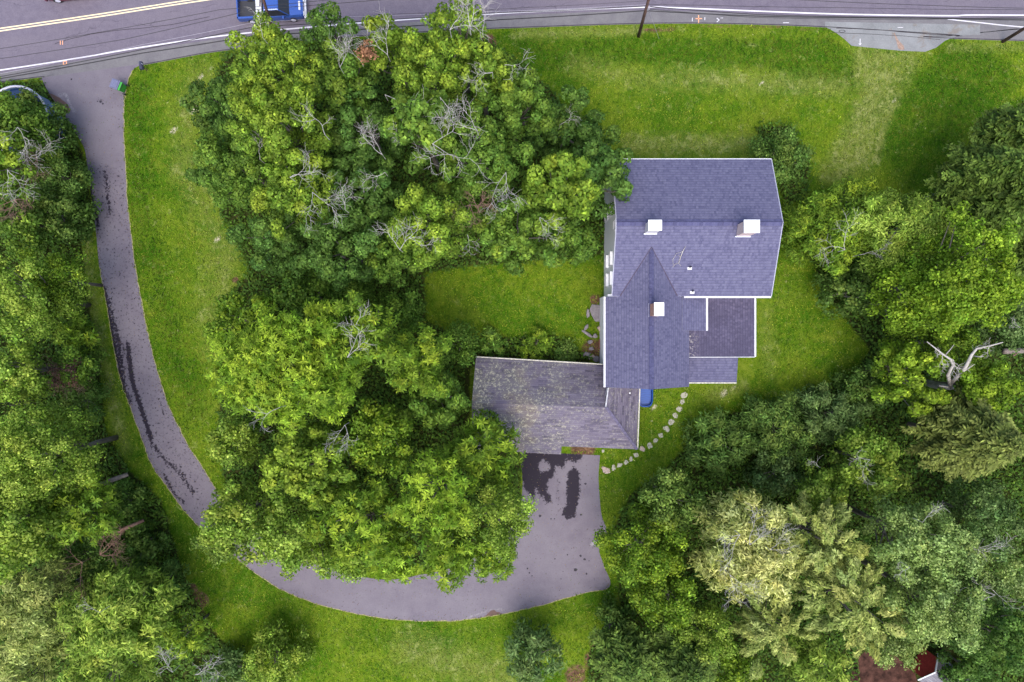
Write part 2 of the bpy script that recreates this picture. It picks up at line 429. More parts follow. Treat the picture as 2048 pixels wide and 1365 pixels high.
def npmesh(name, V, F, mat, parent=None, smooth=False, face_tint=None, vcols=None):
    me = bpy.data.meshes.new(name); n, k = F.shape
    V = np.asarray(V, np.float32)
    if parent is not None: V = V - origin(parent).astype(np.float32)
    me.vertices.add(len(V)); me.vertices.foreach_set('co', V.ravel())
    me.loops.add(n * k); me.loops.foreach_set('vertex_index', F.ravel().astype(np.int32))
    me.polygons.add(n); me.polygons.foreach_set('loop_start', np.arange(0, n * k, k, dtype=np.int32))
    if smooth: me.polygons.foreach_set('use_smooth', np.ones(n, bool))
    me.materials.append(mat)
    if face_tint is not None:
        at = me.attributes.new('tint', 'FLOAT_COLOR', 'FACE')
        c = np.ones((n, 4), np.float32); c[:, :3] = face_tint; at.data.foreach_set('color', c.ravel())
    for nm, c3 in (vcols or {}).items():
        at = me.attributes.new(nm, 'FLOAT_COLOR', 'POINT')
        c = np.ones((len(V), 4), np.float32); c[:, :3] = c3; at.data.foreach_set('color', c.ravel())
    me.update(calc_edges=True)
    return link(name, me, parent)

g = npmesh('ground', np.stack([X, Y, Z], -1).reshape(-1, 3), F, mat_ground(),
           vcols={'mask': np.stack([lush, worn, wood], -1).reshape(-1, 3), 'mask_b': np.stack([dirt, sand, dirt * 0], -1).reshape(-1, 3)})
tag(g, kind='structure')

# ------------------------------------------------------------------ road, shoulder, markings
def spline(pts, n):
    """Catmull-Rom through px points, n samples per span"""
    p = [np.array(q, float) for q in pts]; p = [2 * p[0] - p[1]] + p + [2 * p[-1] - p[-2]]
    out = []
    for i in range(1, len(p) - 2):
        for k in range(n):
            t = k / n
            out.append(.5 * ((2 * p[i]) + (-p[i - 1] + p[i + 1]) * t + (2 * p[i - 1] - 5 * p[i] + 4 * p[i + 1] - p[i + 2]) * t * t + (-p[i - 1] + 3 * p[i] - 3 * p[i + 1] + p[i + 2]) * t ** 3))
    out.append(p[-2]); return np.array(out)

def ribbon(name, A, B, z, mat, nt_=8, cols=None, kind='structure', parent=None):
    """sheet between two px polylines with the same number of points"""
    t = np.linspace(0, 1, nt_ + 1)
    G = A[:, None, :] * (1 - t)[None, :, None] + B[:, None, :] * t[None, :, None]
    Q = np.stack([(G[..., 0] - 1024) / S, (682.5 - G[..., 1]) / S, np.full(G.shape[:2], z)], -1)
    n, k = Q.shape[:2]; ix = np.arange(n * k).reshape(n, k)
    F = np.stack([ix[:-1, :-1], ix[1:, :-1], ix[1:, 1:], ix[:-1, 1:]], -1).reshape(-1, 4)
    e1 = Q[1, 0] - Q[0, 0]; e2 = Q[0, 1] - Q[0, 0]
    if e1[0] * e2[1] - e1[1] * e2[0] < 0: F = F[:, ::-1]
    vc = cols(G.reshape(-1, 2), np.tile(t, n), np.repeat(np.arange(n), k)) if cols else None
    o = npmesh(name, Q.reshape(-1, 3), F, mat, parent, vcols=vc)
    if kind: tag(o, kind=kind)
    return o

def mat_road():
    m = NT('road_asphalt', .85, .25)
    a = m.noise(9, 5, .8); b = m.noise(.25, 4, .6, stretch=(.35, 1, 1, .05)); c = m.noise(1.6, 5, .75)
    g = m.ramp(c, [(.3, (.100, .085, .116)), (.7, (.145, .125, .158))])
    g = m.mix(m.val(b, .4, .65, 0, .5), g, (.150, .130, .152))
    g = m.mix(m.val(a, .5, .75, 0, .5), g, (.185, .165, .195)); g = m.mix(m.val(a, .48, .28, 0, .5), g, (.055, .045, .068))
    v = m.n('ShaderNodeTexVoronoi', feature='DISTANCE_TO_EDGE'); v.inputs['Scale'].default_value = .16
    mp = m.n('ShaderNodeMapping'); mp.inputs['Scale'].default_value = (.45, 1.6, 1)
    ns = m.n('ShaderNodeTexNoise'); ns.inputs['Scale'].default_value = .9; ns.inputs['Detail'].default_value = 6
    m.l(m.pos(), ns.inputs['Vector'])
    ad = m.n('ShaderNodeMix', data_type='RGBA', blend_type='ADD'); ad.inputs[0].default_value = .9
    m.l(m.pos(), ad.inputs[6]); m.l(ns.outputs['Color'], ad.inputs[7]); m.l(ad.outputs[2], mp.inputs['Vector']); m.l(mp.outputs[0], v.inputs['Vector'])
    cr = m.val(v.outputs['Distance'], .0, .006, 1, 0)
    g = m.mix(m.math('MULTIPLY', cr, m.val(m.noise(.3, 3), .46, .54, 0, .6)), g, (.05, .042, .058))
    m.color(g); m.bump(a, .3, .02); return m.mat
def mat_shoulder():
    m = NT('shoulder_asphalt', .9, .2)
    a = m.noise(10, 5, .8); c = m.noise(.9, 5, .7)
    g = m.ramp(c, [(.3, (.115, .107, .117)), (.7, (.165, .158, .160))])
    g = m.mix(m.val(a, .5, .75, 0, .45), g, (.22, .21, .22)); g = m.mix(m.val(a, .46, .28, 0, .45), g, (.10, .09, .10))
    m.color(g); m.bump(a, .3, .02); return m.mat
edge = spline([(-2200, 470), (-900, 270), (0, 141), (284, 95), (472, 69), (701, 48), (896, 34), (1061, 24), (1286, 15), (1348, 16), (1519, 23), (1690, 29), (1895, 32), (2048, 31), (3000, 40), (4300, 60)], 10)
center = spline([(-2200, 390), (-900, 190), (0, 61), (200, 32), (407, 0), (701, -40), (896, -58), (1061, -70), (1286, -80), (1348, -81), (1519, -80), (1690, -77), (1895, -74), (2048, -72), (3000, -60), (4300, -40)], 10)
far = 2 * center - edge
kerb = spline([(-2200, 500), (-900, 300), (0, 166), (90, 160), (285, 131), (450, 102), (718, 74), (958, 60), (1061, 56), (1200, 51), (1350, 48), (1500, 50), (1656, 56), (1910, 72), (2048, 83), (4300, 140)], 10)
mroad = mat_road(); msh = mat_shoulder()
ribbon('road', far + (far - center) * .12, edge + (0, 6), .008, mroad, 6)
ribbon('shoulder', edge - (0, 2), kerb, .004, msh, 4)
def mat_paint(name, c, wear=.5):
    m = NT(name, .7, .3); f = m.noise(12, 5, .8)
    m.color(m.mix(m.val(f, wear, wear + .12, 0, 1), c, (.30, .27, .30))); return m.mat
M['white_paint'] = mat_paint('white_road_paint', (.62, .60, .63, 1), .56); M['yellow_paint'] = mat_paint('yellow_road_paint', (.75, .62, .38, 1), .56)
M['orange_paint'] = mat_paint('orange_spray_paint', (.80, .36, .18, 1), .54)
ribbon('road_edge_line', edge - (0, 1.2), edge + (0, 1.4), .012, M['white_paint'], 1)
ribbon('road_center_line', center - (0, 4.6), center - (0, 2.2), .012, M['yellow_paint'], 1)
ribbon('road_center_line', center + (0, .4), center + (0, 2.9), .012, M['yellow_paint'], 1)
el = spline([(1895, 39), (1960, 46), (2048, 55), (2300, 74)], 5)
ribbon('road_edge_line', el - (0, 1), el + (0, 1), .0125, M['white_paint'], 1)
# concrete driveway apron opposite the lawn track
def mat_conc():
    m = NT('pale_concrete', .9, .2); a = m.noise(8, 5, .8); c = m.noise(.6, 5, .7)
    g = m.ramp(c, [(.3, (.15, .153, .155)), (.7, (.225, .23, .232))]); g = m.mix(m.val(a, .5, .72, 0, .4), g, (.36, .36, .36))
    g = m.mix(m.val(m.noise(.5, 5, .7, dist=1), .56, .62, 0, .5), g, (.17, .13, .10)); m.color(g); return m.mat
apr = MB(); poly = [(1650, 54), (1672, 66), (1690, 80), (1703, 92), (1750, 97), (1800, 102), (1850, 104), (1872, 96), (1890, 82), (1915, 72), (1960, 70), (1960, 50), (1650, 44)]
apr.add([P(x, y, .0065) for x, y in poly], [tuple(range(len(poly)))[::-1]]); tag(apr.build('concrete_apron', mat_conc()), kind='structure')
# thin dark joint between shoulder and verge, and the crack in the apron
M['crack'] = simple('tar_joint', (.035, .03, .035), .9, .1, .3)
ribbon('kerb_joint', kerb - (0, 2.2), kerb - (0, .9), .0155, M['crack'], 1)
for pts, wd in (([(1672, 57), (1750, 60), (1820, 66), (1905, 72)], .6), ([(1660, 66), (1780, 71), (1880, 80)], .4), ([(110, 88), (160, 74), (230, 62), (330, 52), (420, 34)], .5)):
    q = spline(pts, 6) + np.random.RandomState(3).normal(0, .25, (len(spline(pts, 6)), 2)); ribbon('road_crack', q - (0, wd), q + (0, wd), .0165, M['crack'], 1)
def mark(name, polys, mat, z=.0175):
    b = MB()
    for q in polys: b.add([P(x, y, z) for x, y in q], [tuple(range(len(q)))[::-1]])
    return tag(b.build(name, mat), kind='structure')
def rect(x0, y0, x1, y1, sk=0): return [(x0, y0), (x1, y0 + sk), (x1, y1 + sk), (x0, y1)]
mark('orange_survey_mark', [rect(126, 123, 134, 124.5, -1), rect(126, 129, 134, 130.5, -1), rect(126, 124.5, 127.6, 129), rect(132.4, 124.5, 134, 129, -1)], M['orange_paint'])
mark('faded_survey_mark', [rect(120, 82, 121.5, 90), rect(124.5, 82, 126, 90)], M['orange_paint'])
mark('orange_cross_mark', [rect(1396.2, 31, 1398, 46), rect(1391, 37, 1404, 38.6)], M['orange_paint'])
mark('white_survey_mark', [rect(1384, 36, 1385.2, 43), rect(1409, 35, 1410.2, 41), [(1434, 36), (1439, 40), (1438, 41.3), (1433, 37.4)], [(1439, 41), (1434, 45), (1433, 44), (1438, 40)], rect(1441, 36, 1446, 37)], M['white_paint'])
mark('white_arrow_mark', [rect(1719.5, 78, 1720.7, 89), [(1716, 86), (1720, 91), (1724, 86), (1720, 89)]], M['white_paint'])
mark('white_dash_mark', [rect(1566, 45.5, 1578, 46.6), rect(1795, 55, 1806, 56)], M['white_paint'])
mark('sand_trail', [[(1787, 66), (1789, 66), (1796, 80), (1807, 92), (1809, 99), (1803, 101), (1796, 97), (1793, 84)]], simple('washed_sand', (.27, .19, .15), .95, .1, .35, 6), .0095)
mh = MB(); q = [P(1684 + 7 * math.cos(t), 63 + 2.6 * math.sin(t), .0135) for t in np.linspace(0, 2 * math.pi, 17)[:-1]]; q2 = [P(1684 + 5.4 * math.cos(t), 63 + 1.8 * math.sin(t), .0135) for t in np.linspace(0, 2 * math.pi, 17)[:-1]]
mh.add(q + q2, [(i, 16 + i, 16 + (i + 1) % 16, (i + 1) % 16) for i in range(16)]); tag(mh.build('manhole_rim', M['crack']), kind='structure')

# ------------------------------------------------------------------ driveway
pairs = [((84, 156), (287, 128)), ((88, 167), (266, 141)), ((101, 191), (254, 170)), ((118, 215), (249, 202)), ((140, 247), (248, 245)), ((155, 272), (248, 266)), ((169, 297), (249, 290)), ((174, 326), (251, 326)),
 ((184, 400), (255, 400)), ((192, 461), (261, 457)), ((199, 535), (271, 535)), ((209, 583), (280, 583)), ((220, 653), (293, 653)), ((232, 719), (309, 719)), ((243, 766), (322, 766)), ((260, 814), (339, 814)),
 ((286, 884), (373, 884)), ((304, 931), (403, 931)), ((337, 978), (427, 971)), ((366, 1019), (452, 1008)), ((417, 1072), (488, 1045)), ((462, 1108), (530, 1076)), ((505, 1142), (570, 1100)), ((560, 1178), (610, 1120)),
 ((640, 1210), (670, 1140)), ((740, 1233), (750, 1158)), ((800, 1240), (800, 1158)), ((855, 1243), (839, 1150)), ((921, 1241), (890, 1140)), ((970, 1234), (940, 1120)), ((1028, 1224), (985, 1095)), ((1104, 1205), (1015, 1065)),
 ((1165, 1187), (1030, 1040)), ((1219, 1173.5), (1038, 1020)), ((1208, 1132), (1042, 1005)), ((1198, 1097), (1044, 990)), ((1214, 1066), (1045, 975)), ((1203, 1030), (1045, 962)), ((1198, 977), (1044, 945)), ((1197, 948), (1042, 930)), ((1200, 911), (1040, 903))]
DO = spline([p[0] for p in pairs], 8); DI = spline([p[1] for p in pairs], 8)
def z7(pts): return [(900 + x / 3.4125, 860 + y / 3.4125) for x, y in pts]
patchA = z7([(470, 150), (900, 150), (905, 200), (850, 225), (800, 205), (770, 270), (725, 250), (705, 330), (670, 350), (665, 420), (690, 440), (695, 495), (650, 502), (635, 455), (610, 470), (590, 400), (575, 490), (500, 400), (478, 280)])
patchA_hole = z7([(600, 235), (640, 205), (680, 245), (670, 275), (620, 285)])
patchB = z7([(845, 245), (885, 290), (893, 400), (872, 520), (852, 600), (800, 612), (755, 580), (795, 500), (790, 420), (800, 300)])
def drive_cols(G, t, s):
    x, y = G[:, 0], G[:, 1]
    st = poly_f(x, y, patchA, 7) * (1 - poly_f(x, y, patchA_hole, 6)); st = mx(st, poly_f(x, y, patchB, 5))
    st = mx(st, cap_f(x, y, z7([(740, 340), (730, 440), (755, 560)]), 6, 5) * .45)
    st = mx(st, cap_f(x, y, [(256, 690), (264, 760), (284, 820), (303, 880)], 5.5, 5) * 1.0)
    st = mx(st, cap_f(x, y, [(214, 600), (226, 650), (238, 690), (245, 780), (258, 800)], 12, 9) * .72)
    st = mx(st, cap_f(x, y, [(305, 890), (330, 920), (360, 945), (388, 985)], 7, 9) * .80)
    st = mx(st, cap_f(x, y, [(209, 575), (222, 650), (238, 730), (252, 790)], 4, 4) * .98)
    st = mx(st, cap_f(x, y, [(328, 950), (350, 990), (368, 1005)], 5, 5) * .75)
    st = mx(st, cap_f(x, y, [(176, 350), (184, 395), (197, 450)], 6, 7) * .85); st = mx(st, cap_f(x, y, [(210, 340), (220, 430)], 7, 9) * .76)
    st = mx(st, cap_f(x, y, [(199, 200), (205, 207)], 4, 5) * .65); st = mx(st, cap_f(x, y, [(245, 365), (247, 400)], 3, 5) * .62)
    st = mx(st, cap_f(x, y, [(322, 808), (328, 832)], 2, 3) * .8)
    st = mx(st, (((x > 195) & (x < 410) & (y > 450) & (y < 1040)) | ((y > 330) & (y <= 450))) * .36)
    pale = cap_f(x, y, [(118, 192), (132, 188), (142, 212), (150, 225)], 3, 7) * .62
    pale = mx(pale, cap_f(x, y, [(1190, 1085), (1182, 1090)], 2, 5)); pale = mx(pale, cap_f(x, y, [(930, 1238), (975, 1222), (1010, 1218)], 2, 5) * .6)
    pale = mx(pale, cap_f(x, y, [(1165, 1135), (1190, 1130), (1199, 1150)], 1, 2.5) * .5)
    dr = poly_f(x, y, [(98, 186), (118, 195), (135, 208), (142, 222), (130, 230), (118, 214)], 3)
    dr = mx(dr, poly_f(x, y, z7([(225, 1285), (262, 1250), (288, 1222), (315, 1238), (360, 1252), (300, 1270)]), 2.5))
    dist = np.minimum(t, 1 - t)
    return {'stain': np.stack([st, pale, dr], -1)}
def mat_drive():
    m = NT('driveway_asphalt', .85, .25)
    a = m.attr('stain'); sp = m.n('ShaderNodeSeparateColor'); m.l(a.outputs['Color'], sp.inputs[0])
    f = m.noise(9, 5, .8); c = m.noise(.7, 5, .65); fl = m.noise(4.5, 6, .75)
    g = m.ramp(c, [(.3, (.112, .095, .120)), (.7, (.152, .133, .156))])
    g = m.mix(m.val(m.noise(.22, 3, .6), .4, .65, 0, .5), g, (.165, .148, .168))
    g = m.mix(m.val(f, .5, .75, 0, .35), g, (.20, .18, .205)); g = m.mix(m.val(f, .46, .28, 0, .35), g, (.075, .062, .08))
    g = m.mix(m.val(m.math('ADD', sp.outputs[1], m.math('SUBTRACT', fl, .5)), .3, .7, 0, .8), g, (.36, .35, .35))
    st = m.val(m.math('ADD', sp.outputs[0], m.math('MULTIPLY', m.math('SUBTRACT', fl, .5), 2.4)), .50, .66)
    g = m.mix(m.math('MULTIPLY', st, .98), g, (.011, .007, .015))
    g = m.mix(m.val(m.math('ADD', sp.outputs[2], m.math('MULTIPLY', m.math('SUBTRACT', fl, .5), .7)), .40, .58), g, (.10, .06, .05))
    m.color(g); m.b.inputs['Roughness'].default_value = .8
    m.bump(f, .3, .02); return m.mat
ribbon('driveway', DO, DI, .0225, mat_drive(), 60, drive_cols)
M['oil'] = simple('dark_damp_spot', (.018, .014, .022), .7, .3, .4, 9)
rs = np.random.RandomState(12)
for cx, cy, r_ in ((1171, 968, 2.4), (1162, 1030, 2.2), (1161, 1112, 2.3), (1151, 1140, 3.6), (1173, 1148, 2.4), (1080, 1032, 2.8), (1102, 1038, 1.5), (1109, 1038, 1.3), (1169, 1119, 2.4), (1135, 1110, 1.6), (143, 159, 2), (1055, 1137, 2), (1059, 1146, 1.8), (1064, 1152, 1.3), (1110, 1118, 1.4), (201, 204, 2.2), (206, 208, 1.8), (195, 203, 1.4), (238, 165 + 74, 1.0), (1126, 1143, 1.0), (1122, 1158, 1.2), (1178, 1122, 1.2)):
    t = np.linspace(0, 2 * math.pi, 13)[:-1]; rr = r_ * rs.uniform(.7, 1.25, 12)
    b = MB(); b.add([P(cx + q * math.cos(a), cy - q * math.sin(a) * .95, .0245) for a, q in zip(t, rr)], [tuple(range(12))]); tag(b.build('damp_spot', M['oil']), kind='structure')
# dry grass fringe creeping over the tarmac edge
rs = np.random.RandomState(5)
M['dry_edge'] = simple('dry_grass_edge', (.26, .24, .11), .95, .1, .45, 8)
for ln, (a0, a1) in ((DO, (80, 264)), (DI, (8, 160))):
    seg = ln[a0:a1]; j = rs.normal(0, .8, (len(seg), 2)); d = np.gradient(seg, axis=0); n_ = nrm(np.stack([-d[:, 1], d[:, 0]], -1))
    ribbon('grass_edge', seg + n_ * .6 + j * .7, seg - n_ * .8 + j, .027, M['dry_edge'], 1)

# ------------------------------------------------------------------ house
RH = 8.4
x0, x1, yN, yS, yR, he = 8.23, 21.27, 14.96, 3.675, 9.33, 6.0
house = empty('house', (14.5, 7.0, 0), 'large house with blue-grey shingle roof, three white-capped chimneys and pale siding', 'house')
sl_ = (RH - he) / (yN - yR)
# walls
def wallblock(poly, z0, z1): b = MB(); b.prism(poly, z0, z1); return b
b = MB(); xa, xb, ya, yb = 8.36, 21.1, yS + .22, yN - .25
zt = he - .12 + .1
prof = [(ya, 0), (yb, 0), (yb, he - .22 + .1), (yR, RH - .25), (ya, he - .22 + .1)]
b.add([(xa, y, z) for y, z in prof] + [(xb, y, z) for y, z in prof], [(0, 1, 2, 3, 4)[::-1], (5, 6, 7, 8, 9)] + [(i, (i + 1) % 5, 5 + (i + 1) % 5, 5 + i) for i in range(5)])
b.build('wall', M['siding'], house)
wxr, wr, wend, wl, wr_ = 11.13, 7.6, -3.85, 7.79, 14.74
weh = 5.2
b = MB(); prof = [(wl + .18, 0), (wr_ - .18, 0), (wr_ - .18, weh - .08), (wxr, wr - .25), (wl + .18, weh - .08)]
b.add([(x, wend + .15, z) for x, z in prof] + [(x, yS + .215, z) for x, z in prof], [(0, 1, 2, 3, 4), (5, 6, 7, 8, 9)[::-1]] + [(i, 5 + i, 5 + (i + 1) % 5, (i + 1) % 5) for i in range(5)])
b.build('wall', M['siding'], house)
# main roof: two slopes as one part
b = MB()
ee = .001
b.slab([(x0, yN, he), (x1, yN, he), (x1, yR, RH), (x0, yR, RH)], .17)
b.slab([(x0, yR, RH - ee), (x1, yR, RH - ee), (x1, yS, he), (x0, yS, he)], .17)
roof = b.build('roof', [M['roof'], M['trim']], house, uv=True)
b = MB()   # ridge cap shingles
for sgn in (1, -1):
    b.add([(x0 - .01, yR, RH + .03), (x1 + .01, yR, RH + .03), (x1 + .01, yR + sgn * .26, RH + .03 - .26 * sl_), (x0 - .01, yR + sgn * .26, RH + .03 - .26 * sl_)], [(0, 1, 2, 3)[::sgn * -1]])
M['ridge'] = shingle_mat('ridge_shingles', [(.045, .045, .09), (.06, .06, .125), (.07, .07, .14), (.09, .09, .16)], row=.6, tab=.16)
b.build('ridge_cap', M['ridge'], roof, uv=True)
# cross wing roof: runs up the main slope to a point
def on_main(x, y): return (x, y, RH - (yR - y) * sl_)
apex = on_main(wxr, yR - (RH - wr) / sl_)
sL = (wr - weh) / (wxr - wl); sR = (wr - weh) / (wr_ - wxr)
vL = (wxr - (wr - he) / sL, yS, he); vR = (wxr + (wr - he) / sR, yS, he)
up = np.array((0, 0, .03))
b = MB()
b.slab([np.array(apex) + up, np.array(vL) + up, (wl, yS - .0, weh + .03), (wl, wend, weh + .03), (wxr, wend, wr + .03)], .16)
b.slab([np.array(apex) + up - (0, 0, .001), (wxr, wend, wr + .029), (wr_, wend + .05, weh + .03), (wr_, yS, weh + .03), np.array(vR) + up], .16)
wing = b.build('roof', [M['roof'], M['trim']], house, uv=True)
b = MB()
for sgn, sq in ((-1, sL), (1, sR)):
    b.add([(wxr, apex[1] - .1, wr + .06), (wxr, wend - .01, wr + .06), (wxr + sgn * .2, wend - .01, wr + .06 - .2 * sq), (wxr + sgn * .2, apex[1] - .35, wr + .06 - .2 * sq)], [(0, 1, 2, 3)[::(1 if sgn > 0 else -1)]])
b.build('ridge_cap', M['ridge'], wing, uv=True)
# valley flashing
M['valley'] = simple('valley_flashing', (.065, .05, .08), .8, .2, .4, 6)
b = MB()
for e in (vL, vR):
    a_, e_ = np.array(apex) + (0, 0, .045), np.array(e) + (0, 0, .045); s_ = .06 if e is vR else -.06
    b.add([a_, e_, e_ + (s_, .05, .01), a_ + (s_ * .3, .05, .01)], [(0, 1, 2, 3)[::(1 if e is vR else -1)]])
b.build('valley_flashing', M['valley'], wing)
def gutter(a, c, mat, parent, wdt=.12):
    a, c = np.array(a, float), np.array(c, float); d = nrm(c - a); n_ = np.array((-d[1], d[0], 0))
    g_ = MB(); z = np.array((0, 0, 1))
    pr = [(-wdt, 0), (-wdt, -.11), (wdt * .0, -.11), (0, 0), (-.02, 0), (-.02, -.09), (-wdt + .02, -.09), (-wdt + .02, 0)]
    L = [a + n_ * u + z * v for u, v in pr]; R_ = [c + n_ * u + z * v for u, v in pr]
    g_.add(L + R_, [(i, (i + 1) % 8, 8 + (i + 1) % 8, 8 + i) for i in range(8)] + [(0, 7, 6, 5, 4, 3, 2, 1), tuple(range(8, 16))])
    g_.add([a - n_ * .025 + z * .004, c - n_ * .025 + z * .004, c + n_ * -(wdt - .025) + z * .004, a - n_ * (wdt - .025) + z * .004], [(0, 1, 2, 3)])
    return g_.build('gutter', mat, parent)
gutter((x1, yN, he + .01), (x0, yN, he + .01), M['trim'], house, -.14)
gutter((x0 + 5.9, yS, he + .01), (x1, yS, he + .01), M['trim'], house, .14)
gutter((wl, yS - .0, weh + .01), (wl, wend, weh + .01), M['trim'], house, .16)
for xr, sg in ((x1, 1), (x0, -1)):       # rake trim on the gable edges
    b = MB()
    for ya_, za_, yb_, zb_ in ((yN, he, yR, RH), (yR, RH, yS, he)):
        b.tube([(xr + sg * .03, ya_, za_ + .01), (xr + sg * .03, yb_, zb_ + .01)], .035, n=4)
    b.build('rake_trim', simple('pale_drip_edge', (.42, .42, .5), .5, .4, .05), house)
# lower additions on the east side
pa = [(14.05, yS - .02, 5.75), (14.05, .86, 5.75), (16.2, .86, 5.05), (16.2, yS - .02, 5.05)]
b = MB(); b.slab(pa, .16); b.build('roof', [M['roof'], M['trim']], house, uv=True); gutter((16.2, .86, 5.06), (16.2, yS - .02, 5.06), M['trim'], house, .16)
b = MB(); b.box(((14.56 + 16.05) / 2, (yS + 1.0) / 2 + .1, 2.5), (16.05 - 14.57, yS - 1.0 + .4, 4.9)); b.build('wall', M['siding'], house)
b = MB(); b.slab([(14.58, yS + .1, 3.95), (14.58, -1.36, 3.95), (20.95, -1.36, 3.05), (20.95, yS + .1, 3.05)], .15); b.build('roof', [M['roof_low'], M['trim']], house, uv=True)
gutter((20.95, -1.36, 3.06), (20.95, yS + .1, 3.06), M['trim'], house, .15)
b = MB(); b.box(((14.6 + 20.75) / 2, (yS - 1.2) / 2 + .02, 1.42), (20.75 - 14.6, yS + 1.2, 2.84)); b.build('wall', M['siding'], house)
b = MB(); b.tube([(14.58, -1.38, 3.95), (20.95, -1.38, 3.07)], .035, n=4); b.build('rake_trim', M['trim'], house)
b = MB(); b.slab([(14.58, -1.42, 3.02), (14.58, -3.6, 2.62), (19.55, -3.6, 2.62), (19.55, -1.42, 3.02)], .13); b.build('roof', [M['roof_dark'] if False else M['roof'], M['trim']], house, uv=True)
gutter((14.58, -3.6, 2.63), (19.55, -3.6, 2.63), M['gutter_old'], house, .1)
b = MB(); b.box((17.0, -2.45, 1.22), (4.7, 1.95, 2.44)); b.build('wall', M['siding'], house)
# windows
def window(x, y, z, ax, wdt=1.0, ht=1.5, pale=False):
    """ax: outward normal direction 'W','E','N','S'"""
    dx, dy = {'W': (-1, 0), 'E': (1, 0), 'N': (0, 1), 'S': (0, -1)}[ax]
    f = MB(); t = .07
    def bx(u, v, su, sv, d0, d1, mb):
        c = ((x + dx * (d0 + d1) / 2) + abs(dy) * u, (y + dy * (d0 + d1) / 2) + abs(dx) * u, z + v)
        s3 = (abs(dx) * (d1 - d0) + abs(dy) * su, abs(dy) * (d1 - d0) + abs(dx) * su, sv); mb.box(c, s3)
    for u in (-wdt / 2, wdt / 2): bx(u, 0, .09, ht + .1, 0.003, t, f)
    for v in (-ht / 2, ht / 2): bx(0, v, wdt - .09, .1, 0.004, t + .015, f)
    bx(0, 0, wdt - .09, .05, .006, t - .01, f)
    wo = f.build('window', M['trim'], house)
    p = MB(); bx(0, ht / 4, wdt - .09, ht / 2 - .07, .002, .03, p); bx(0, -ht / 4, wdt - .09, ht / 2 - .07, .002, .03, p)
    p.build('pane', M['blind'] if pale else M['glass'], wo)
for (y, z, pl) in ((11.1, 1.9, 0), (11.05, 4.4, 0), (6.9, 1.9, 0), (6.9, 4.4, 0), (5.3, 1.9, 0), (5.25, 4.4, 0)): window(8.36, y, z, 'W', pale=pl)
window(8.36, 9.45, 6.75, 'W', .75, 1.0)
for y, z in ((6.9, 1.9), (6.9, 4.4), (5.3, 1.9), (5.25, 4.4)):
    b = MB(); b.box((8.36 - .10, y, z + .84), (.20, 1.1, .06)); b.box((8.36 - .18, y, z + .74), (.04, 1.1, .14)); b.build('window_hood', M['cap'], house)
for x in (10, 12.6, 16.8, 19.4):
    for z in (1.9, 4.4): window(x, yb, z, 'N')
for y in (5.4, 9.3, 12.6):
    for z in (1.9, 4.4): window(21.1, y, z, 'E')
window(18, -1.2 - .0, 1.7, 'S') if False else None
for z in (1.8, 4.1): window(10.6, wend + .15, z, 'S', .9)
# chimneys and vents
def chimney(cx, cy, top, sx, sy, mat, parent, zb):
    b = MB(); b.box((cx, cy, (zb + top) / 2), (sx * .86, sy * .86, top - zb)); c = b.build('chimney', mat, parent, uv=True)
    k = MB(); k.box((cx, cy, top + .055), (sx, sy, .11)); k.box((cx, cy, top + .14), (sx * .96, sy * .96, .06), top=.8); k.build('cap', M['cap'], c)
    f = MB(); zz = zb + .62
    f.box((cx - .02, cy - sy * .43 - .05, parent_z(cx, cy - sy * .45) + .07), (sx * 1.0, .10, .16)); f.build('flashing', M['flashing'], c)
def parent_z(x, y): return RH - abs(yR - y) * sl_
chimney(10.95, 8.86, 9.75, 1.04, .82, M['brick_white'], roof, 7.6)
chimney(18.28, 8.74, 9.95, 1.2, 1.0, M['brick_pink'], roof, 7.6)
b = MB(); cx, cy, tp = 11.37, 2.46, 9.2
b.box((cx - .05, cy, 8.2), (.62, .95, 2.0)); c = b.build('chimney', M['brick_orange'], wing, uv=True)
k = MB(); k.box((cx, cy, tp + .06), (.76, 1.04, .12)); k.build('cap', M['cap'], c)
k = MB(); k.box((cx - .40, cy, 7.42), (.10, 1.1, .14)); k.build('flashing', M['flashing'], c)
for px, py in ((1379.5, 535), (1384.5, 583)):
    q = ray(px, py, [on_main(9, 9), on_main(15, 9), on_main(12, 5)])
    b = MB(); b.tube([(q[0], q[1], q[2]), (q[0], q[1], q[2] + .42)], .06, n=10); v = b.build('vent_pipe', M['black_rubber'], roof)
    b = MB(); b.box((q[0] - .02, q[1] - .1, q[2] + .02), (.36, .2, .06)); b.build('flashing', M['trim'], v)

# ------------------------------------------------------------------ garage
garage = empty('garage', P(1100, 830, 0), 'low garage with mossy weathered grey roof beside the driveway apron', 'garage')
rW, rE = P(943.5, 806, 4.8), P(1212, 815, 4.8)
plS = [rW, rE, P(1273, 899, 2.6)]; plN = [rW, rE, P(952, 715, 2.6)]; plE = [rE, P(1273, 899, 2.6), P(1278, 776, 2.62)]
b = MB()
nw, ne = P(952, 715, 2.6), P(1217, 731, 2.6)
b.slab([nw, rW, rE, ray(1216, 778, plN), ne], .15)
b.slab([rW - (0, 0, .001), ray(946, 899, plS), ray(1122, 909.5, plS), ray(1123, 893, plS), P(1273, 899, 2.6), rE - (0, 0, .001)], .15)
b.slab([rE + (0, 0, .012), P(1273, 899, 2.612), P(1278, 776, 2.632), ray(1217, 776, plE) + (0, 0, .012)], .15)
groof = b.build('roof', [M['roof_old'], M['trim']], garage, uv=True)
b = MB(); q0, q1 = np.array(rE) + (0, 0, .05), np.array(P(1273, 899, 2.66))
